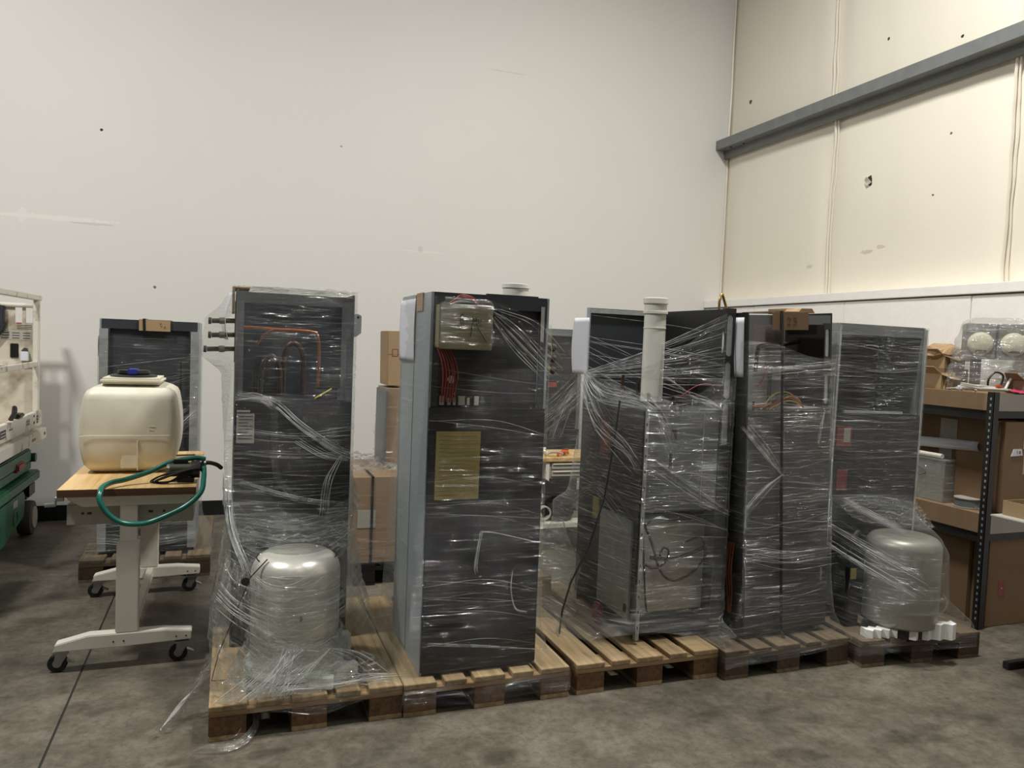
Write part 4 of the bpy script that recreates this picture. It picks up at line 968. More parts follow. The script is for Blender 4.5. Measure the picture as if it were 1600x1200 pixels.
# ------------------------------------------------------------------ table on casters
t = tb = thing('workbench', 'white height adjustable table on casters with a butcher block top', 'table', (-.44, 4.65, 0))
def L_(o): return o
bx0, bx1, by0, by1 = -.30, .30, -.61, .61
nb = 6
for k in range(nb): B(bx0+.6*k/nb+.0001, bx0+.6*(k+1)/nb-.0001, by0, by1, .852, .888).build('top_plank', 'butcher', t, bevel=.0003)
B(bx0, bx1, by0-.0025, by0-.0002, .852, .887).build('top_edge', 'butcher_edge', t)
def foot(y):
    pts = [(-.31, .118), (-.31, .152), (-.17, .185), (.16, .185), (.29, .172), (.29, .128), (-.02, .118)]
    f = MB().prism([(x, z-.012) for x, z in pts], y-.035, y+.035, 'y').build('foot_beam', 'bench_white', t, bevel=.004)
    for x in (-.06, -.015, .22, .265): T([(x, y-.0352, .135), (x, y-.0362, .135)], .004, 10).build('bolt_hole', 'ink', f)
    for x in (-.285, .245):
        cs = B(x-.034, x+.034, y-.03, y+.03, .096, .106).build('caster', 'steel', t)
        T([(x-.022, y, .03), (x-.022, y, .03)], .01, 6)
        MB().lathe([(0, -.015), (.040, -.015), (.043, -.011), (.043, .011), (.040, .015), (0, .015)], (x-.016, y, .0435), 24, 'y').build('wheel', 'black_rubber', cs, smooth=True)
        MB().lathe([(0, -.0165), (.020, -.0165), (.020, .0165), (0, .0165)], (x-.016, y, .0435), 16, 'y').build('hub', 'steel', cs)
        for s_ in (-1, 1): MB().prism([(x-.030, .034), (x-.004, .030), (x+.034, .096), (x-.024, .096)], y+s_*.020-.0015, y+s_*.020+.0015, 'y').build('fork', 'steel', cs)
        MB().prism([(x+.015, .05), (x+.055, .038), (x+.055, .043), (x+.02, .062)], y-.012, y+.012, 'y').build('brake_lever', 'steel', cs)
    return f
for y in (-.545, .565):
    foot(y)
    B(-.053, .047, y-.03, y+.03, .174, .625).build('leg_sleeve', 'bench_white', t, bevel=.004)
    B(-.040, .036, y-.022, y+.022, .60, .80).build('inner_leg', 'bench_white', t, bevel=.003)
    MB().prism([(-.27, .852), (.285, .852), (.285, .835), (.25, .80), (-.20, .797), (-.26, .83)], y-.025, y+.025, 'y').build('top_bracket', 'bench_white', t)
B(-.012, .022, -.51, .53, .12, .174).build('stretcher', 'bench_white', t)
B(-.278, .285, -.50, .20, .695, .796).build('drawer_tray', 'bench_grey', t, bevel=.003)
for (x, wd) in ((-.215, .012), (-.19, .02), (.08, .02), (.145, .01)): B(x, x+wd, -.5015, -.5002, .745, .756).build('printed_mark', 'print_dark', t)
T([(-.29, -.5, .825), (-.325, -.5, .825)], .012, 10).build('crank_shaft', 'steel', t)
cr = T([(-.322, -.5, .825), (-.325, -.5, .795), (-.325, -.5, .792)], .005, 6).build('crank_arm', 'steel', t); T([(-.325, -.5, .797), (-.37, -.5, .795)], .010, 8).build('crank_handle', 'steel', t)

# cream tank
t = tn = thing('plastic_tank', 'cream plastic liquid tank with black and blue lid on the table', 'tank', (-.488, 4.72, .888))
def tank_mesh():
    mb = MB(); nz_, na = 34, 144; prof = []
    H_ = .475
    def sup(a, n): return (abs(math.cos(a))**n+abs(math.sin(a))**n)**(-1/n)
    zs_ = [0, .006, .02, .045, .08]+[.11+.28*k/18 for k in range(19)]+[.41, .43, .448, .460, .468, .473, .475]
    def half(z):
        k = (z-.21)/.265; w_ = 1-.16*abs(k)**2.2 if z > .21 else 1-.17*abs((z-.21)/.21)**2.2
        e_ = 1.
        if z < .05: e_ = 1-.16*(1-z/.05)**2
        if z > .41: e_ = 1-.50*((z-.41)/.065)**2.6
        return w_*e_
    for z in zs_:
        f = half(z)
        for k in range(na):
            a = 2*PI*k/na; r = sup(a, 11)
            x = r*math.cos(a)*.240*f; y = r*math.sin(a)*.285*(f*.6+.4*min(1, f*1.1))
            if z < .25 and abs(x) < .035 and y < -.2 and False: y += .02
            mb.v.append((x, y, z))
    n = len(zs_)
    mb.f = [(i*na+k, i*na+(k+1) % na, (i+1)*na+(k+1) % na, (i+1)*na+k) for i in range(n-1) for k in range(na)]
    mb.f += [tuple(range(na-1, -1, -1)), tuple((n-1)*na+k for k in range(na))]
    return mb
body = tank_mesh().build('body', 'tank_poly', t, smooth=True)
B(-.145, .150, -.22, .12, .468, .502).build('neck_platform', 'tank_poly', t, bevel=.012)
MB().lathe([(0, .503), (.115, .503), (.118, .508), (.11, .514), (0, .516)], (0, -.06, 0), 36).build('lid_rim', 'black_plastic', t, smooth=True)
ld = MB().lathe([(0, .514), (.078, .514), (.082, .522), (.078, .538), (0, .542)], (0, -.06, 0), 36).build('lid', 'black_plastic', t, smooth=True)
MB().box(-.024, .024, -.146, -.02, .516, .545).build('lid_latch', 'blue_plastic', ld, bevel=.004)
for z, wd in ((.25, .03), (.232, .02), (.18, .03)): B(.10, .10+wd, -.2865, -.282, z, z+.002).build('level_mark', 'tank_poly', body)
B(-.035, .045, -.278, -.268, .03, .175).build('sight_recess', 'tank_poly', body, bevel=.004)
T([(.046, -.280, .02), (.046, -.286, .10), (.046, -.288, .178)], .0035, 6).build('rib', 'tank_poly', body)
T([(-.25*0.9, -.2865, .2)]+[(-.2+.05*k, -.2905, .205) for k in range(9)], .0012, 5).build('rib', 'tank_poly', body)

# pump and green hose on the table
t = pu = thing('pump', 'small black pump with bundled cord on the right corner of the table', 'pump', (-.215, 4.20, .889))
B(-.02, .06, -.04, .04, .0, .022).build('foot_plate', 'black_plastic', t, bevel=.004)
T([(-.055, 0, .06), (.045, 0, .06)], .036, 20).build('motor', 'pump_green', t, smooth=True)
T([(.045, 0, .06), (.085, 0, .06)], .044, 20).build('pump_head', 'black_plastic', t, smooth=True)
T([(-.068, 0, .06), (-.055, 0, .06)], .034, 16).build('end_cap', 'steel', t)
B(-.04, .03, -.02, .02, .094, .112).build('switch_box', 'black_plastic', t, bevel=.003)
T([(.085, 0, .085), (.115, 0, .09)], .013, 12).build('port', 'steel', t); T([(.065, 0, .10), (.10, -.01, .055)], .012, 10).build('port', 'black_plastic', t)
T([(-.03, .045, .125), (.06, .04, .128)], .004, 6).build('carry_handle', 'black_plastic', t)
for k in range(5):
    q = .006*k
    T(bez([(.09, -.045-q, .10-q), (.03, -.055-q, .07), (-.07-.02*(k % 2), -.06-q, .03+.01*(k % 3)), (-.115-.012*k*(k < 3), -.055, .010), (-.06, -.055-q, .008), (.02, -.05, .03+q), (.08, -.048, .085), (.105, -.045, .112-q)], 6), .0042, 6).build('cord', 'wire_black', t, smooth=True)
hs = T(bez([(-.105, 4.23, .995), (-.16, 4.22, 1.003), (-.27, 4.20, .985), (-.36, 4.17, .945), (-.46, 4.12, .918), (-.515, 4.06, .915), (-.545, 3.99, .905), (-.548, 3.95, .885), (-.545, 3.93, .85), (-.51, 3.93, .79), (-.45, 3.94, .745), (-.36, 3.96, .735), (-.27, 3.965, .765), (-.18, 3.975, .81), (-.118, 4.02, .865), (-.108, 4.10, .92), (-.110, 4.19, .958)], 10), .0125, 12).build('green_hose', 'hose_green', smooth=True)
tag(hs, 'glossy dark green hose looping over the edge of the table', 'hose')
T(bez([(-.112, 4.205, .979), (-.085, 4.22, .978), (-.05, 4.25, .962), (-.028, 4.28, .94)], 6), .011, 10).build('hose_tail', 'pump_green', smooth=True)
tag(bpy.data.objects['hose_tail'], 'short dark hose stub from the pump towards the first cabinet', 'hose')

# ------------------------------------------------------------------ scissor lift at the left edge
t = lf = thing('scissor_lift', 'white and green scissor lift platform at the left edge', 'lift', (-1.8, 5.9, 0))
ox, oy = -1.8, 5.9
def lb(x0, x1, y0, y1, z0, z1): return B(x0-ox, x1-ox, y0-oy, y1-oy, z0, z1)
XS, XO = -1.42, -2.15; Y0, Y1 = 4.75, 7.0
for x in (XS, XO):
    lb(x-.02, x+.02, Y0, Y1+.03, 1.842, 1.882).build('top_rail', 'lift_white', t, bevel=.005)
    lb(x-.012, x+.012, Y0, Y1, 1.325, 1.365).build('mid_rail', 'lift_white', t, bevel=.003)
    for y in (Y0+.05, 5.45, Y1-.06): lb(x-.022, x+.022, y-.022, y+.022, .97, 1.845).build('guard_post', 'lift_white', t, bevel=.006)
    lb(x-.018, x+.018, Y0, Y1+.06, .855, .975).build('toe_board', 'lift_white', t, bevel=.004)
    lb(x+.0, x+.045, Y0, Y1+.09, .745, .83).build('deck_beam', 'lift_white', t, bevel=.004)
lb(XO, XS, Y0, Y1, .83, .868).build('deck', 'lift_panel', t)
T([(XO-ox, Y1-.02-oy, 1.80), (XS-ox, Y1-.02-oy, 1.80)], .019, 10).build('end_rail', 'lift_white', t)
# end panel with its decals, openings at the top right
lb(XO, XS-.03, Y1-.012, Y1-.004, 1.36, 1.64).build('end_panel', 'lift_panel', t)
lb(XO, -1.575, Y1-.012, Y1-.004, 1.64, 1.79).build('end_panel', 'lift_panel', t)
for x in (-1.515, ): lb(x-.012, x+.012, Y1-.012, Y1-.004, 1.64, 1.79).build('end_panel', 'lift_panel', t)
lb(XO, XS-.03, Y1-.012, Y1-.004, .87, 1.325).build('end_panel', 'lift_panel', t)
lb(XO, XS, Y1-.03, Y1-.012, 1.325, 1.36).build('end_rail', 'lift_white', t)
dc = lb(-1.67, -1.455, Y1-.0135, Y1-.0122, 1.53, 1.60).build('decal', 'paper_grey', t)
for k in range(3):
    for q in range(3): lb(-1.665+.072*k, -1.615+.072*k, Y1-.0145, Y1-.0137, 1.54+.02*q, 1.546+.02*q).build('print_line', 'print_dark', dc)
dc = lb(-1.64, -1.455, Y1-.0135, Y1-.0122, 1.61, 1.665).build('decal', 'lift_panel', t)
lb(-1.565, -1.53, Y1-.0145, Y1-.0137, 1.655, 1.663).build('print_line', 'red_paint', dc)
for q in range(3): lb(-1.56, -1.46, Y1-.0145, Y1-.0137, 1.615+.013*q, 1.620+.013*q).build('print_line', 'print_dark', dc)
lb(-1.605, -1.55, Y1-.022, Y1-.0122, 1.39, 1.50).build('control_plate', 'black_plastic', t, bevel=.003)
lb(-1.53, -1.475, Y1-.06, Y1-.014, 1.365, 1.44).build('document_box', 'paper', t, bevel=.004)
MB().prism([(-1.525-ox, 1.442), (-1.48-ox, 1.442), (-1.485-ox, 1.465), (-1.505-ox, 1.47), (-1.52-ox, 1.452)], Y1-.05-oy, Y1-.03-oy, 'y').build('document_flap', 'print_dark', t)
MB().prism([(-1.72-ox, 1.80), (-1.635-ox, 1.79), (-1.64-ox, 1.66), (-1.625-ox, 1.64), (-1.64-ox, 1.60), (-1.70-ox, 1.52), (-1.72-ox, 1.55)], Y1-.07-oy, Y1-.02-oy, 'y').build('control_pendant', 'blue_grey', t, bevel=.006)
# beam lettering
for (y, z, h, ln, mm) in ((6.55, .895, .05, .11, 'paper_grey'), (6.88, .885, .06, .05, 'print_dark'), (5.86, .885, .055, .14, 'print_dark'), (6.08, .918, .012, .09, 'print_dark')):
    d_ = B(XS+.0182-ox, XS+.0192-ox, y-oy, y+ln-oy, z, z+h).build('decal', mm, t)
    for q in range(2): B(XS+.0193-ox, XS+.0198-ox, y+.01-oy, y+ln-.01-oy, z+h*(.2+.4*q), z+h*(.35+.4*q)).build('print_line', 'bench_grey' if mm == 'print_dark' else 'print_dark', d_)
B(XS+.0455-ox, XS+.0462-ox, 6.6-oy, 6.72-oy, .772, .792).build('decal', 'card', t)
for y in (6.79, 6.80): T([(XS+.018-ox, 6.79-oy, .90 if y < 6.795 else .95), (XS+.022-ox, 6.79-oy, .90 if y < 6.795 else .95)], .010, 8).build('bolt', 'print_dark', t)
T([(XS+.045-ox, 7.02-oy, .79), (XS+.048-ox, 7.02-oy, .79)], .014, 12).build('slot_hole', 'ink', t)
# chain clamp on the toe board
T(bez([(XS-ox, 6.2-oy, .985), (XS+.01-ox, 6.26-oy, 1.03), (XS-ox, 6.30-oy, 1.06), (XS-.01-ox, 6.33-oy, 1.02)], 6), .016, 8).build('clamp', 'black_plastic', t, smooth=True)
lb(XS-.03, XS+.03, 6.32, 6.46, .98, 1.01).build('clamp', 'black_plastic', t, bevel=.008)
# green scissor arms, chassis and wheels
lb(XO+.05, XS-.0, Y0+.1, 6.80, .60, .70).build('scissor_arm', 'lift_green', t, bevel=.01)
lb(XO+.02, XS+.02, Y0+.05, 7.0, .43, .505).build('scissor_arm', 'lift_green', t, bevel=.01)
lb(XO+.10, XS-.03, Y0+.1, 6.95, .515, .59).build('scissor_arm', 'lift_green', t, bevel=.01)
T([(XS-.06-ox, 6.86-oy, .62), (XS+.02-ox, 6.86-oy, .62)], .035, 12).build('pivot_pin', 'lift_green', t, smooth=True)
lb(XS-.03, XS+.018, 6.35, 6.55, .58, .645).build('tail_light', 'red_paint', t, bevel=.012)
MB().prism([(4.9-oy, .11), (6.05-oy, .11), (6.35-oy, .16), (6.62-oy, .20), (6.66-oy, .36), (6.60-oy, .42), (4.9-oy, .42)], XO-ox, XS-.005-ox, 'x').build('chassis', 'lift_green', t, bevel=.015)
dd = B(XS-.0045-ox, XS-.0035-ox, 6.30-oy, 6.42-oy, .33, .38).build('decal', 'bench_grey', t)
T([(XS-.003-ox, 6.36+.06*math.cos(a)-oy, .25+.05*math.sin(a)) for a in [2*PI*k/20 for k in range(20)]], .003, 5, closed=True).build('embossed_ring', 'lift_green', t)
for y in (5.0, 6.93):
    for x in (XO+.03, XS-.055):
        wl = MB().lathe([(0, -.05), (.10, -.05), (.128, -.045), (.133, -.03), (.133, .03), (.128, .045), (.10, .05), (0, .05)], (x-ox, y-oy, .1335), 36, 'x').build('wheel', 'tyre', t, smooth=True)
        MB().lathe([(0, .0505), (.085, .0505), (.085, .058), (0, .056)], (x-ox, y-oy, .1335), 24, 'x').build('hub', 'bench_grey', wl)
lb(XS-.11, XS-.01, 6.78, 7.0, .30, .425).build('steering_motor', 'black_plastic', t, bevel=.02)

# ------------------------------------------------------------------ cartons behind the front row
def carton(label, loc, size, m='card', rot=(0, 0, 0), flaps=True, tape=True, group=None, name='carton'):
    t = thing(name, label, 'box', loc, rot, group); a, b, h = size
    B(0, a, 0, b, 0, h).build('body', m, t, bevel=.003)
    if flaps:
        B(.003, a-.003, .003, b/2-.001, h+.0003, h+.004).build('flap', m, t); B(.003, a-.003, b/2+.001, b-.003, h+.0003, h+.004).build('flap', m, t)
    if tape: B(a/2-.025, a/2+.025, -.0008, -.0002, h*.0+.0, h).build('tape', 'card_dark', t)
    return t
k1 = carton('large wrapped carton on the black pallet behind the front row', (.785, 5.08, .146), (.70, .80, .575), 'card_wrap', tape=False)
strap(k1, [(.13, .5, .585), (.13, -.006, .585), (.13, -.006, .0)], .016)
B(.035, .155, -.003, -.0003, .24, .36).build('shipping_label', 'paper_grey', k1)
wrap(k1, 'stretch_film', [(-.01, rect(0, .70, 0, .80)), (.575, rect(0, .70, 0, .80)), (.60, rect(.02, .68, .02, .78))], (.35, .4), 'film_card', N=120, seed=51., amp=.004)
top_film(k1, .70, .80, .60, 5.5, 'film_crumple', .05)
k2 = carton('wrapped brown carton standing on the larger carton, tall', (1.06, 5.42, .745), (.36, .36, .55), 'card_wrap', tape=True)
wrap(k2, 'stretch_film', [(0.0, rect(0, .36, 0, .36)), (.12, rect(-.01, .37, -.01, .37)), (.5, rect(0, .36, 0, .36)), (.56, rect(.01, .35, .01, .35))], (.18, .18), 'film_card', N=100, seed=55., amp=.008)
B(-.012, -.0002, -.02, .36, -.085, .54).build('edge_board', 'frame_grey', k2)
k3 = carton('upright narrow brown carton with a pink printed square, on top of the cartons', (1.075, 5.50, 1.315), (.112, .30, .39), 'card', rot=(0, -.02, 0), tape=False)
B(.03, .075, -.001, -.0002, .21, .265).build('printed_square', 'red_label', k3); B(.036, .069, -.0014, -.0011, .216, .259).build('print_gap', 'card', k3)
B(.0, .112, -.0016, -.0002, .225, .228).build('tape', 'card_dark', k3)
fin = thing('finned_block', 'grey finned block beside the upright carton, half hidden by the second cabinet', 'block', (1.20, 5.52, 1.315))
B(0.0, .16, .0, .2, 0, .34).build('body', 'dark_inner', fin)
for k in range(5): B(-.008, .17, -.012, .2, .08+.045*k, .092+.045*k).build('fin', 'galv', fin)
# tool bench and wrapped cabinet seen in the gap beside the second cabinet
t = thing('drawer_bench', 'white drawer bench with wooden top seen behind the second cabinet', 'table', (2.36, 5.55, 0))
B(-.25, .75, -.02, .45, .735, .765).build('bench_top', 'butcher', t, bevel=.002)
B(.03, .70, .0, .42, .60, .733).build('drawer_case', 'bench_grey', t)
MB().prism([(.0, .733), (.03, .733), (.03, .58), (.0, .60)], -.01, .40, 'y').build('end_bracket', 'bench_white', t)
for z in (.675, .615): 
    dr = B(.05, .69, -.012, -.0005, z, z+.048).build('drawer', 'bench_grey', t, bevel=.003); B(.06, .68, -.020, -.0125, z+.036, z+.044).build('handle', 'bench_white', dr)
for x in (-.22, .70): B(x, x+.04, .02, .40, .0, .735).build('leg', 'bench_white', t)
B(-.25, .75, .0, .42, .20, .235).build('lower_shelf', 'bench_white', t)
random.seed(4)
for k, (x, y, mm, lab) in enumerate([(.02, .06, 'paper_grey', 'white crumpled bag on the drawer bench top'), (.12, .04, 'wire_orange', 'orange red tool lying on the drawer bench top'), (.20, .10, 'red_label', 'red strap lying on the drawer bench top'), (.08, .16, 'wire_white', 'coil of white cord on the drawer bench top')]):
    o = T(bez([(0, 0, .012), (.05, .02, .03), (.10, -.01, .035), (.16, .02, .015)], 6), .011, 8).build('bench_clutter', mm, smooth=True)
    tag(o, lab, 'tool', loc=(2.36+x, 5.55+y, .766)); o.rotation_euler = (0, 0, .5*k)
bgo = MB().lathe([(0, 0), (.11, 0), (.14, .06), (.12, .14), (.05, .18), (0, .185)], (0, 0, 0), 20).build('black_bag', 'black_rubber', smooth=True); tag(bgo, 'dark bag on the lower shelf of the drawer bench', 'bag', loc=(2.55, 5.72, .236))
t = thing('hose_coil', 'coiled pale tube on the lower shelf of the drawer bench', 'tube', (2.40, 5.62, .25))
for k in range(3): T([(.05*math.cos(a), .02*k, .055+.052*math.sin(a)) for a in [2*PI*i/18 for i in range(18)]], .006, 6, closed=True).build('loop', 'bench_grey', t)
cw = cabinet('pale wrapped cabinet standing against the back wall behind the drawer bench', (2.62, 6.35, .002), .40, .50, 1.80, .9, side='galv', front='dark_panel', frame='frame_grey', upper='dark_panel')
wrap(cw, 'stretch_film', [(0.02, rect(-.03, .43, -.02, .5)), (.9, rect(-.03, .43, -.02, .5)), (1.79, rect(0, .40, -.012, .5))], (.2, .22), 'film_c', N=90, seed=61., amp=.006)
ps = []; bundle(ps, [(-.03, -.02, .95), (.15, -.05, 1.1), (.40, -.03, 1.3)], 18, .12); strands(cw, 'film_ropes', ps)
pkl = B(.06, .14, -.030, -.027, 1.28, 1.32).build('pink_tag', 'red_label', cw)
cv = cabinet('pale grey cabinet side in the gap right of the yellow labelled cabinet', (2.37, 6.60, .002), .20, .42, 1.72, .9, side='galv', front='galv', frame='galv', upper='galv')
# filler bag and carton at the left of the third pallet
bgm = MB().grid(lambda u, v: ((-.16+.03*math.sin(9*v))*math.cos(2*PI*u)*(1-.55*v**2)+.03*nse(math.cos(2*PI*u)*2, math.sin(2*PI*u)*2, v*4), .22*math.sin(2*PI*u)*(1-.55*v**2)+.03*nse(math.cos(2*PI*u)*2, v*4, math.sin(2*PI*u)*2), .50*v), 48, 24)
bag = bgm.build('filler_bag', 'film_bag', smooth=True, uvs=[(i % 49/48*1.0, i//49/24*.5) for i in range(len(bgm.v))])
tag(bag, 'clear bag of packing slumped at the left of the hazy wrapped module', 'bag', loc=(1.765, 4.02, .147))
ck = carton('small carton hidden in film at the back left of the third pallet', (1.64, 4.03, .146), (.15, .2, .16), 'card', rot=(0, 0, .1), tape=False)
B(1.90, 1.94, 3.66, 3.74, .146, .25).build('red_case', 'red_paint', bevel=.01); tag(bpy.data.objects['red_case'], 'small red case under film beside the hazy module', 'case')

# ------------------------------------------------------------------ rack at the right
t = rk = thing('shelving_rack', 'black steel boltless rack with chipboard shelves against the right wall', 'rack', (4.37, 3.36, 0))
RW, RD = .60, 1.80
def post(x, y, sx, sy):
    p = MB(); p.box(x, x+sx*.045, y, y+sy*.003, 0, 1.475) if sx > 0 and sy > 0 else p.box(min(x, x+sx*.045), max(x, x+sx*.045), min(y, y+sy*.003), max(y, y+sy*.003), 0, 1.475)
    p.box(min(x, x+sx*.003), max(x, x+sx*.003), min(y, y+sy*.045), max(y, y+sy*.045), 0, 1.475)
    o = p.build('post', 'rack_black', t)
    return o
for (x, y, sx, sy) in ((0, 0, 1, 1), (RW, 0, -1, 1), (0, RD, 1, -1), (RW, RD, -1, -1)):
    o = post(x, y, sx, sy)
    if y == 0 and x == 0:
        me = None
        for k in range(36):
            z = .06+.039*k
            a = bpy.data.objects.new('key_hole', me) if me else B(-.0012, -.0002, .016, .026, 0, .016).build('key_hole', 'galv', o)
            if me: COL.objects.link(a); a.parent = o
            me = a.data; a.location = (0, 0, z)
for z, th in ((1.36, .105), (.60, .12)):
    B(.004, RW-.004, .046, RD-.046, z+th-.022, z+th).build('shelf_board', 'rack_board', t)
    bm_ = 'rack_board'
    B(-.0015, .003, .046, RD-.046, z, z+th-.001).build('shelf_beam', 'rack_board', t); B(RW-.003, RW, .046, RD-.046, z, z+th-.001).build('shelf_beam', 'rack_black', t)
    B(.046, RW-.046, -.0015, .003, z+.0, z+th-.001).build('shelf_beam', 'inner_taupe', t); B(.046, RW-.046, RD-.003, RD, z, z+th-.001).build('shelf_beam', 'rack_black', t)
    B(.006, .05, .05, RD-.05, z-.06, z-.0005).build('under_beam', 'rack_black', t); B(.05, RW-.05, .004, .05, z-.045, z-.0005).build('under_beam', 'rack_black', t)
rx, ry = 4.37, 3.36
def big(label, x0, x1, y0, y1, z0, z1, m='card', **k): return carton(label, (x0, y0, z0), (x1-x0, y1-y0, z1-z0), m, **k)
# floor cartons
oc = thing('open_carton', 'big open brown carton on the floor under the rack, beside the drum', 'box', (4.43, 3.50, .001))
for (a, b, c, d) in ((0, .006, 0, .75), (.50, .506, 0, .75)): B(a, b, c, d, 0, .56).build('wall', 'card_dark', oc)  # dark brown card, deepened to stand in for shade under the rack
for (a, b) in ((0, .006), (.744, .75)): B(.006, .5, a, b, 0, .56).build('wall', 'card_dark', oc)
B(.006, .5, .006, .744, 0, .006).build('bottom', 'card_dark', oc)
kk = big('dark brown carton with a red mark on the floor at the right edge', 4.455, 4.93, 3.385, 3.49, .001, .565, 'card_dark', tape=False)
rm = B(.10, .155, -.002, -.0003, .19, .29).build('red_mark', 'red_label', kk); B(.122, .132, -.0026, -.0021, .235, .245).build('mark_dot', 'paper_grey', rm)
# middle shelf
mz = .722
m1 = big('large brown carton with papers taped on, on the middle shelf of the rack', 4.56, 4.92, 3.72, 4.30, mz, mz+.58, 'card_dark', flaps=False, tape=False)  # darker card also carries the shade below the top shelf
B(-.003, -.0003, .03, .16, .40, .545).build('taped_paper', 'paper_grey', m1); B(-.003, -.0003, .06, .16, .23, .39).build('taped_paper', 'paper_grey', m1)
B(-.0045, -.0032, .09, .11, .25, .256).build('print_line', 'print_dark', m1)
pr = MB(); pr.tube([(0, -.32, .03), (0, .35, 0)], .034, 24, caps=False)
prr = pr.build('paper_roll', 'paper', smooth=True, thick=.002); tag(prr, 'long roll of white paper lying across the middle shelf', 'paper roll', loc=(4.50, 3.86, 1.085)); prr.rotation_euler = (.0, 0, .05)
pr = T([(0, -.2, 0), (0, .3, .0)], .016, 14).build('paper_roll', 'bench_white', smooth=True); tag(pr, 'thin pale tube below the long paper roll', 'paper roll', loc=(4.44, 3.95, 1.022))
bn = thing('clear_bin', 'clear plastic bin of parts on the middle shelf, under the paper roll', 'bin', (4.41, 3.70, mz+.001))
for nm, q in (('wall', (0, .003, 0, .42, 0, .27)), ('wall', (.16, .163, 0, .42, 0, .27)), ('wall', (.003, .16, 0, .003, 0, .27)), ('wall', (.003, .16, .417, .42, 0, .27)), ('bottom', (.003, .16, .003, .417, 0, .003)), ('lid', (-.004, .167, -.004, .424, .271, .279))):
    mb_ = B(*q); mb_.build(nm, 'bin_film', bn, uvs=[(v[1], v[2]) for v in mb_.v])
B(.02, .14, .03, .38, .004, .16).build('contents', 'bench_grey', bn); B(.03, .12, .05, .3, .161, .24).build('contents', 'paper_grey', bn)
T(bez([(-.004, .33, .10), (-.005, .30, .17), (-.005, .22, .21), (-.005, .14, .18), (-.005, .2, .15)], 6), .002, 5).build('printed_loop', 'print_dark', bn)
sp = thing('tape_roll', 'wide flat grey roll on the middle shelf beside the rack post', 'tape', (4.47, 3.57, mz+.001))
MB().lathe([(.03, .006), (.075, .006), (.075, .056), (.03, .056)], (0, 0, 0), 32).build('roll', 'tape_roll', sp, smooth=True); MB().lathe([(0, 0), (.079, 0), (.079, .006), (0, .006)], (0, 0, 0), 32).build('side_disc', 'bench_grey', sp); MB().lathe([(0, .056), (.079, .056), (.079, .061), (0, .061)], (0, 0, 0), 32).build('side_disc', 'bench_grey', sp)
o = sheet(None, 'plastic_bag', [(4.40, 3.42, mz+.005), (4.42, 3.52, mz+.012), (4.40, 3.66, mz+.005)], [(4.52, 3.41, mz+.02), (4.50, 3.50, mz+.05), (4.46, 3.64, mz+.01)], 'film_crumple', 30, 20, .02, 22., 3.); tag(o, 'small crumpled clear bag at the front of the middle shelf', 'bag')
m2 = big('brown carton with white delivery notes behind the rack post, middle shelf', 4.50, 4.955, 3.375, 3.70, mz, mz+.57, 'card_dark', flaps=False, tape=False)
strap(m2, [(.245, -.004, .57), (.235, -.004, .0)], .010)
B(.17, .235, -.0025, -.0003, .40, .52).build('delivery_note', 'paper_grey', m2); B(.26, .33, -.0025, -.0003, .40, .50).build('delivery_note', 'paper_grey', m2)
n_ = B(.18, .33, -.0025, -.0003, .24, .365).build('delivery_note', 'paper_grey', m2)
for k in range(4): B(.19, .31-.02*k, -.0032, -.0026, .345-.022*k, .349-.022*k).build('print_line', 'print_dark', n_)
B(.215, .28, -.010, -.0003, .372, .395).build('strap_buckle', 'strap_black', m2)
MB().prism([(.065, .355), (.165, .36), (.155, .40), (.085, .40)], -.004, -.0003, 'y').build('white_tag', 'paper', m2); scrib(m2, [(.115, .392), (.118, .37)], -.0046, .0015); scrib(m2, [(.135, .388), (.145, .385), (.142, .372), (.132, .375), (.135, .388)], -.0046, .0015)
gc = carton('green card box on the middle shelf at the right edge', (4.735, 3.365, mz+.001), (.15, .008, .17), 'green_card', flaps=False, tape=False)
B(.0, .15, -.001, -.0002, .10, .104).build('fold_line', 'print_dark', gc)
# top shelf
tz = 1.466
def openbox(label, x, y, w_, d_, h, m, rz=0., fl=.09, z=tz, tilt=.6):
    t_ = thing('open_carton', label, 'box', (x, y, z), (0, 0, rz))
    for q in ((0, .005, 0, d_), (w_-.005, w_, 0, d_)): B(q[0], q[1], q[2], q[3], 0, h).build('wall', m, t_)
    for q in ((0, .005), (d_-.005, d_)): B(.005, w_-.005, q[0], q[1], 0, h).build('wall', m, t_)
    B(.005, w_-.005, .005, d_-.005, 0, .005).build('bottom', m, t_)
    MB().add([(0, 0, h), (0, d_, h), (-fl*tilt, d_-.02, h+fl*.5), (-fl*tilt, .02, h+fl*.5)], [(0, 1, 2, 3)]).build('flap', m, t_, thick=.004)
    MB().add([(0, 0, h), (w_, 0, h), (w_-.02, -fl, h-fl*.35), (.02, -fl, h-fl*.35)], [(0, 1, 2, 3)]).build('flap', m, t_, thick=.004)
    return t_
openbox('low open carton with torn flaps at the left of the top shelf', 4.50, 3.95, .22, .25, .10, 'card')
openbox('wide open carton with bent flaps in the middle of the top shelf', 4.44, 3.80, .10, .14, .10, 'card', .05)
openbox('low brown carton under the plastic bag on the top shelf', 4.66, 3.385, .26, .12, .085, 'card_dark', -.0)
for k in range(4):
    o = MB().obox((0, 0, .05), (.004, .16, .11), (0, .25, 0)).build('card_divider', 'card'); tag(o, 'upright cardboard divider on the top shelf, '+('nearest the torn carton', 'second from the torn carton', 'third from the torn carton', 'nearest the wide carton with bent flaps')[k], 'cardboard', 'cardboard dividers on the top shelf', loc=(4.47+.01*k, 3.89-.018*k, tz+.004))
openbox('small carton holding brown paper, raised at the back of the top shelf', 4.60, 3.92, .22, .20, .09, 'card', .1, z=tz+.135)
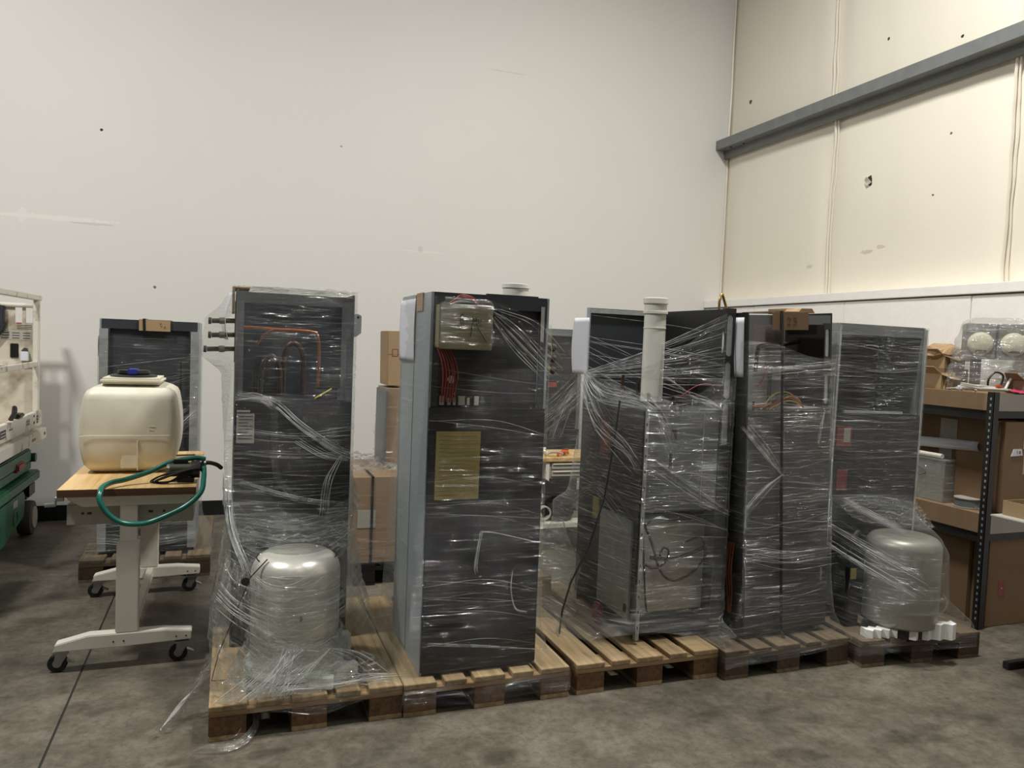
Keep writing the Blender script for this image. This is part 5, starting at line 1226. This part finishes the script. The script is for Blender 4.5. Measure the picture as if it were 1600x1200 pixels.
bb = carton('flat carton carrying the small paper filled carton on the top shelf', (4.58, 3.90, tz+.0), (.26, .30, .130), 'card_dark', rot=(0, 0, .1), tape=False)
cp = MB().lathe([(0, 0), (.09, .0), (.13, .03), (.12, .07), (.06, .10), (0, .105)], (0, 0, 0), 28)
cp.v = [(x+.03*nse(x*14, y*14, z*14+1), y+.03*nse(x*14, y*14+5, z*14), z+.025*nse(x*16, y*16, z*9+9)) for x, y, z in cp.v]
tag(cp.build('brown_paper', 'kraft', smooth=False), 'crumpled brown paper stuffed in the small carton', 'paper', loc=(4.68, 4.02, tz+.20))
cp = MB().lathe([(0, 0), (.05, .0), (.07, .03), (.05, .06), (0, .07)], (0, 0, 0), 20)
cp.v = [(x+.02*nse(x*20, y*20, z*20+1), y+.02*nse(x*20, y*20+5, z*20), z+.015*nse(x*20, y*20, z*9+9)) for x, y, z in cp.v]
tag(cp.build('brown_paper', 'kraft'), 'smaller wad of brown paper left of the paper filled carton', 'paper', loc=(4.52, 4.13, tz+.14))
# cables on the edge of the top shelf
random.seed(31)
cbm = thing('cable_bundle', 'bundle of pale cables heaped on the front edge of the top shelf', 'cable', (4.40, 3.45, tz+.002))
for k in range(7): T(bez([(0.01+.008*k, .28-.03*k, .006), (.02, .18, .016+.005*k), (.05, .06, .02+.006*(k % 4)), (.16+.02*k, .0+.004*k, .018), (.22, .03, .008)], 6), .006, 6).build('cable', 'wire_white' if k % 3 else 'bench_grey', cbm, smooth=True)
T(bez([(.10, .06, .02), (.09, .05, .08), (.13, .04, .125), (.185, .03, .11), (.18, .03, .06), (.15, .03, .03)], 8), .006, 8).build('black_loop', 'wire_black', cbm, smooth=True)
B(.12, .165, .01, .03, .03, .048).build('red_plug', 'wire_orange', cbm, bevel=.005)
T(bez([(.20, .02, .02), (.25, .02, .09), (.29, .02, .06), (.30, .02, .005)], 8), .008, 8).build('cable', 'wire_white', cbm, smooth=True)
T(bez([(-.002, .25, .005), (-.006, .22, -.04), (-.006, .15, -.055), (-.006, .09, -.035), (.0, .06, .005)], 8), .0022, 5).build('hanging_wire', 'wire_black', cbm, smooth=True)
tag(B(4.40, 4.44, 3.62, 3.66, tz+.001, tz+.035).build('white_plug', 'paper', bevel=.01), 'small white plug on the edge of the top shelf', 'plug')
pk_ = sheet(None, 'pink_pouch', [(4.60, 3.37, tz+.004), (4.75, 3.37, tz+.004), (4.92, 3.37, tz+.004)], [(4.60, 3.44, tz+.02), (4.75, 3.45, tz+.05), (4.92, 3.46, tz+.05)], 'pink', 24, 10, .01, 20., 2.); tag(pk_, 'bright pink plastic pouch on the top shelf at the right edge', 'pouch')
# twin round faced unit in a clear bag
fx = thing('twin_fixture', 'grey unit with two round cream faces inside a clear bag, top shelf', 'fixture', (4.53, 3.71, tz+.005), (0, 0, -.75))
B(.06, .11, .10, .20, 0, .205).build('stand', 'fixture_grey', fx)
for x in (.0, .185):
    hd = B(x, x+.17, .02, .20, .205, .435).build('head', 'fixture_grey', fx, bevel=.006)
    MB().lathe([(0, .018), (.075, .018), (.070, .004), (.05, -.008), (0, -.012)], (x+.085, 0, .305), 32, 'y').build('round_face', 'cream', hd, smooth=True)
    B(x+.057, x+.115, -.0165, -.004, .248, .264).build('printed_label', 'print_dark', hd)
wrap(fx, 'clear_bag', [(0.0, rect(-.06, .38, -.03, .20)), (.05, rect(-.09, .38, -.05, .20)), (.16, rect(-.05, .375, -.04, .20)), (.30, rect(-.03, .37, -.03, .20)), (.42, rect(-.0, .36, -.02, .20)), (.46, rect(.02, .34, .03, .18)), (.48, rect(.08, .28, .08, .14))], (.18, .11), 'film_bag', N=160, seed=71., amp=.009)
# cart at the right edge
t = thing('side_cart', 'dark stand with thin grey top in front of the rack at the right edge', 'cart', (3.80, 2.60, 0))
B(.0, .50, .0, .30, .842, .852).build('top', 'bench_grey', t, bevel=.003)
B(.20, .46, .02, .28, .800, .8415).build('frame', 'rack_black', t)
B(.30, .34, .13, .17, .165, .80).build('column', 'rack_black', t)
B(.175, .50, .26, .30, .0, .04).build('foot', 'rack_black', t, bevel=.004); B(.175, .50, .0, .04, .0, .04).build('foot', 'rack_black', t, bevel=.004); B(.30, .34, .04, .26, .0, .165).build('foot_beam', 'rack_black', t)
tr_ = thing('card_tray', 'shallow brown card tray on the thin grey stand top', 'tray', (3.865, 2.62, .853))
for q in ((0, .004, 0, .26), (.40, .404, 0, .26)): B(q[0], q[1], q[2], q[3], 0, .075).build('wall', 'card', tr_)
for q in ((0, .004), (.256, .26)): B(.004, .40, q[0], q[1], 0, .075).build('wall', 'card', tr_)
B(.004, .40, .004, .256, 0, .004).build('bottom', 'card', tr_)
ff = thing('white_packs', 'white packs stacked in the shallow card tray', 'pack', (3.94, 2.66, .858))
B(0, .2, 0, .18, 0, .045).build('pack', 'paper', ff, bevel=.004); B(.01, .19, .01, .17, .0455, .09).build('pack', 'paper', ff, bevel=.004)
T([(.12+.022*math.cos(a), .02, .13+.03*math.sin(a)) for a in [2*PI*k/16 for k in range(16)]], .008, 8, closed=True).build('ring_handle', 'paper', ff)
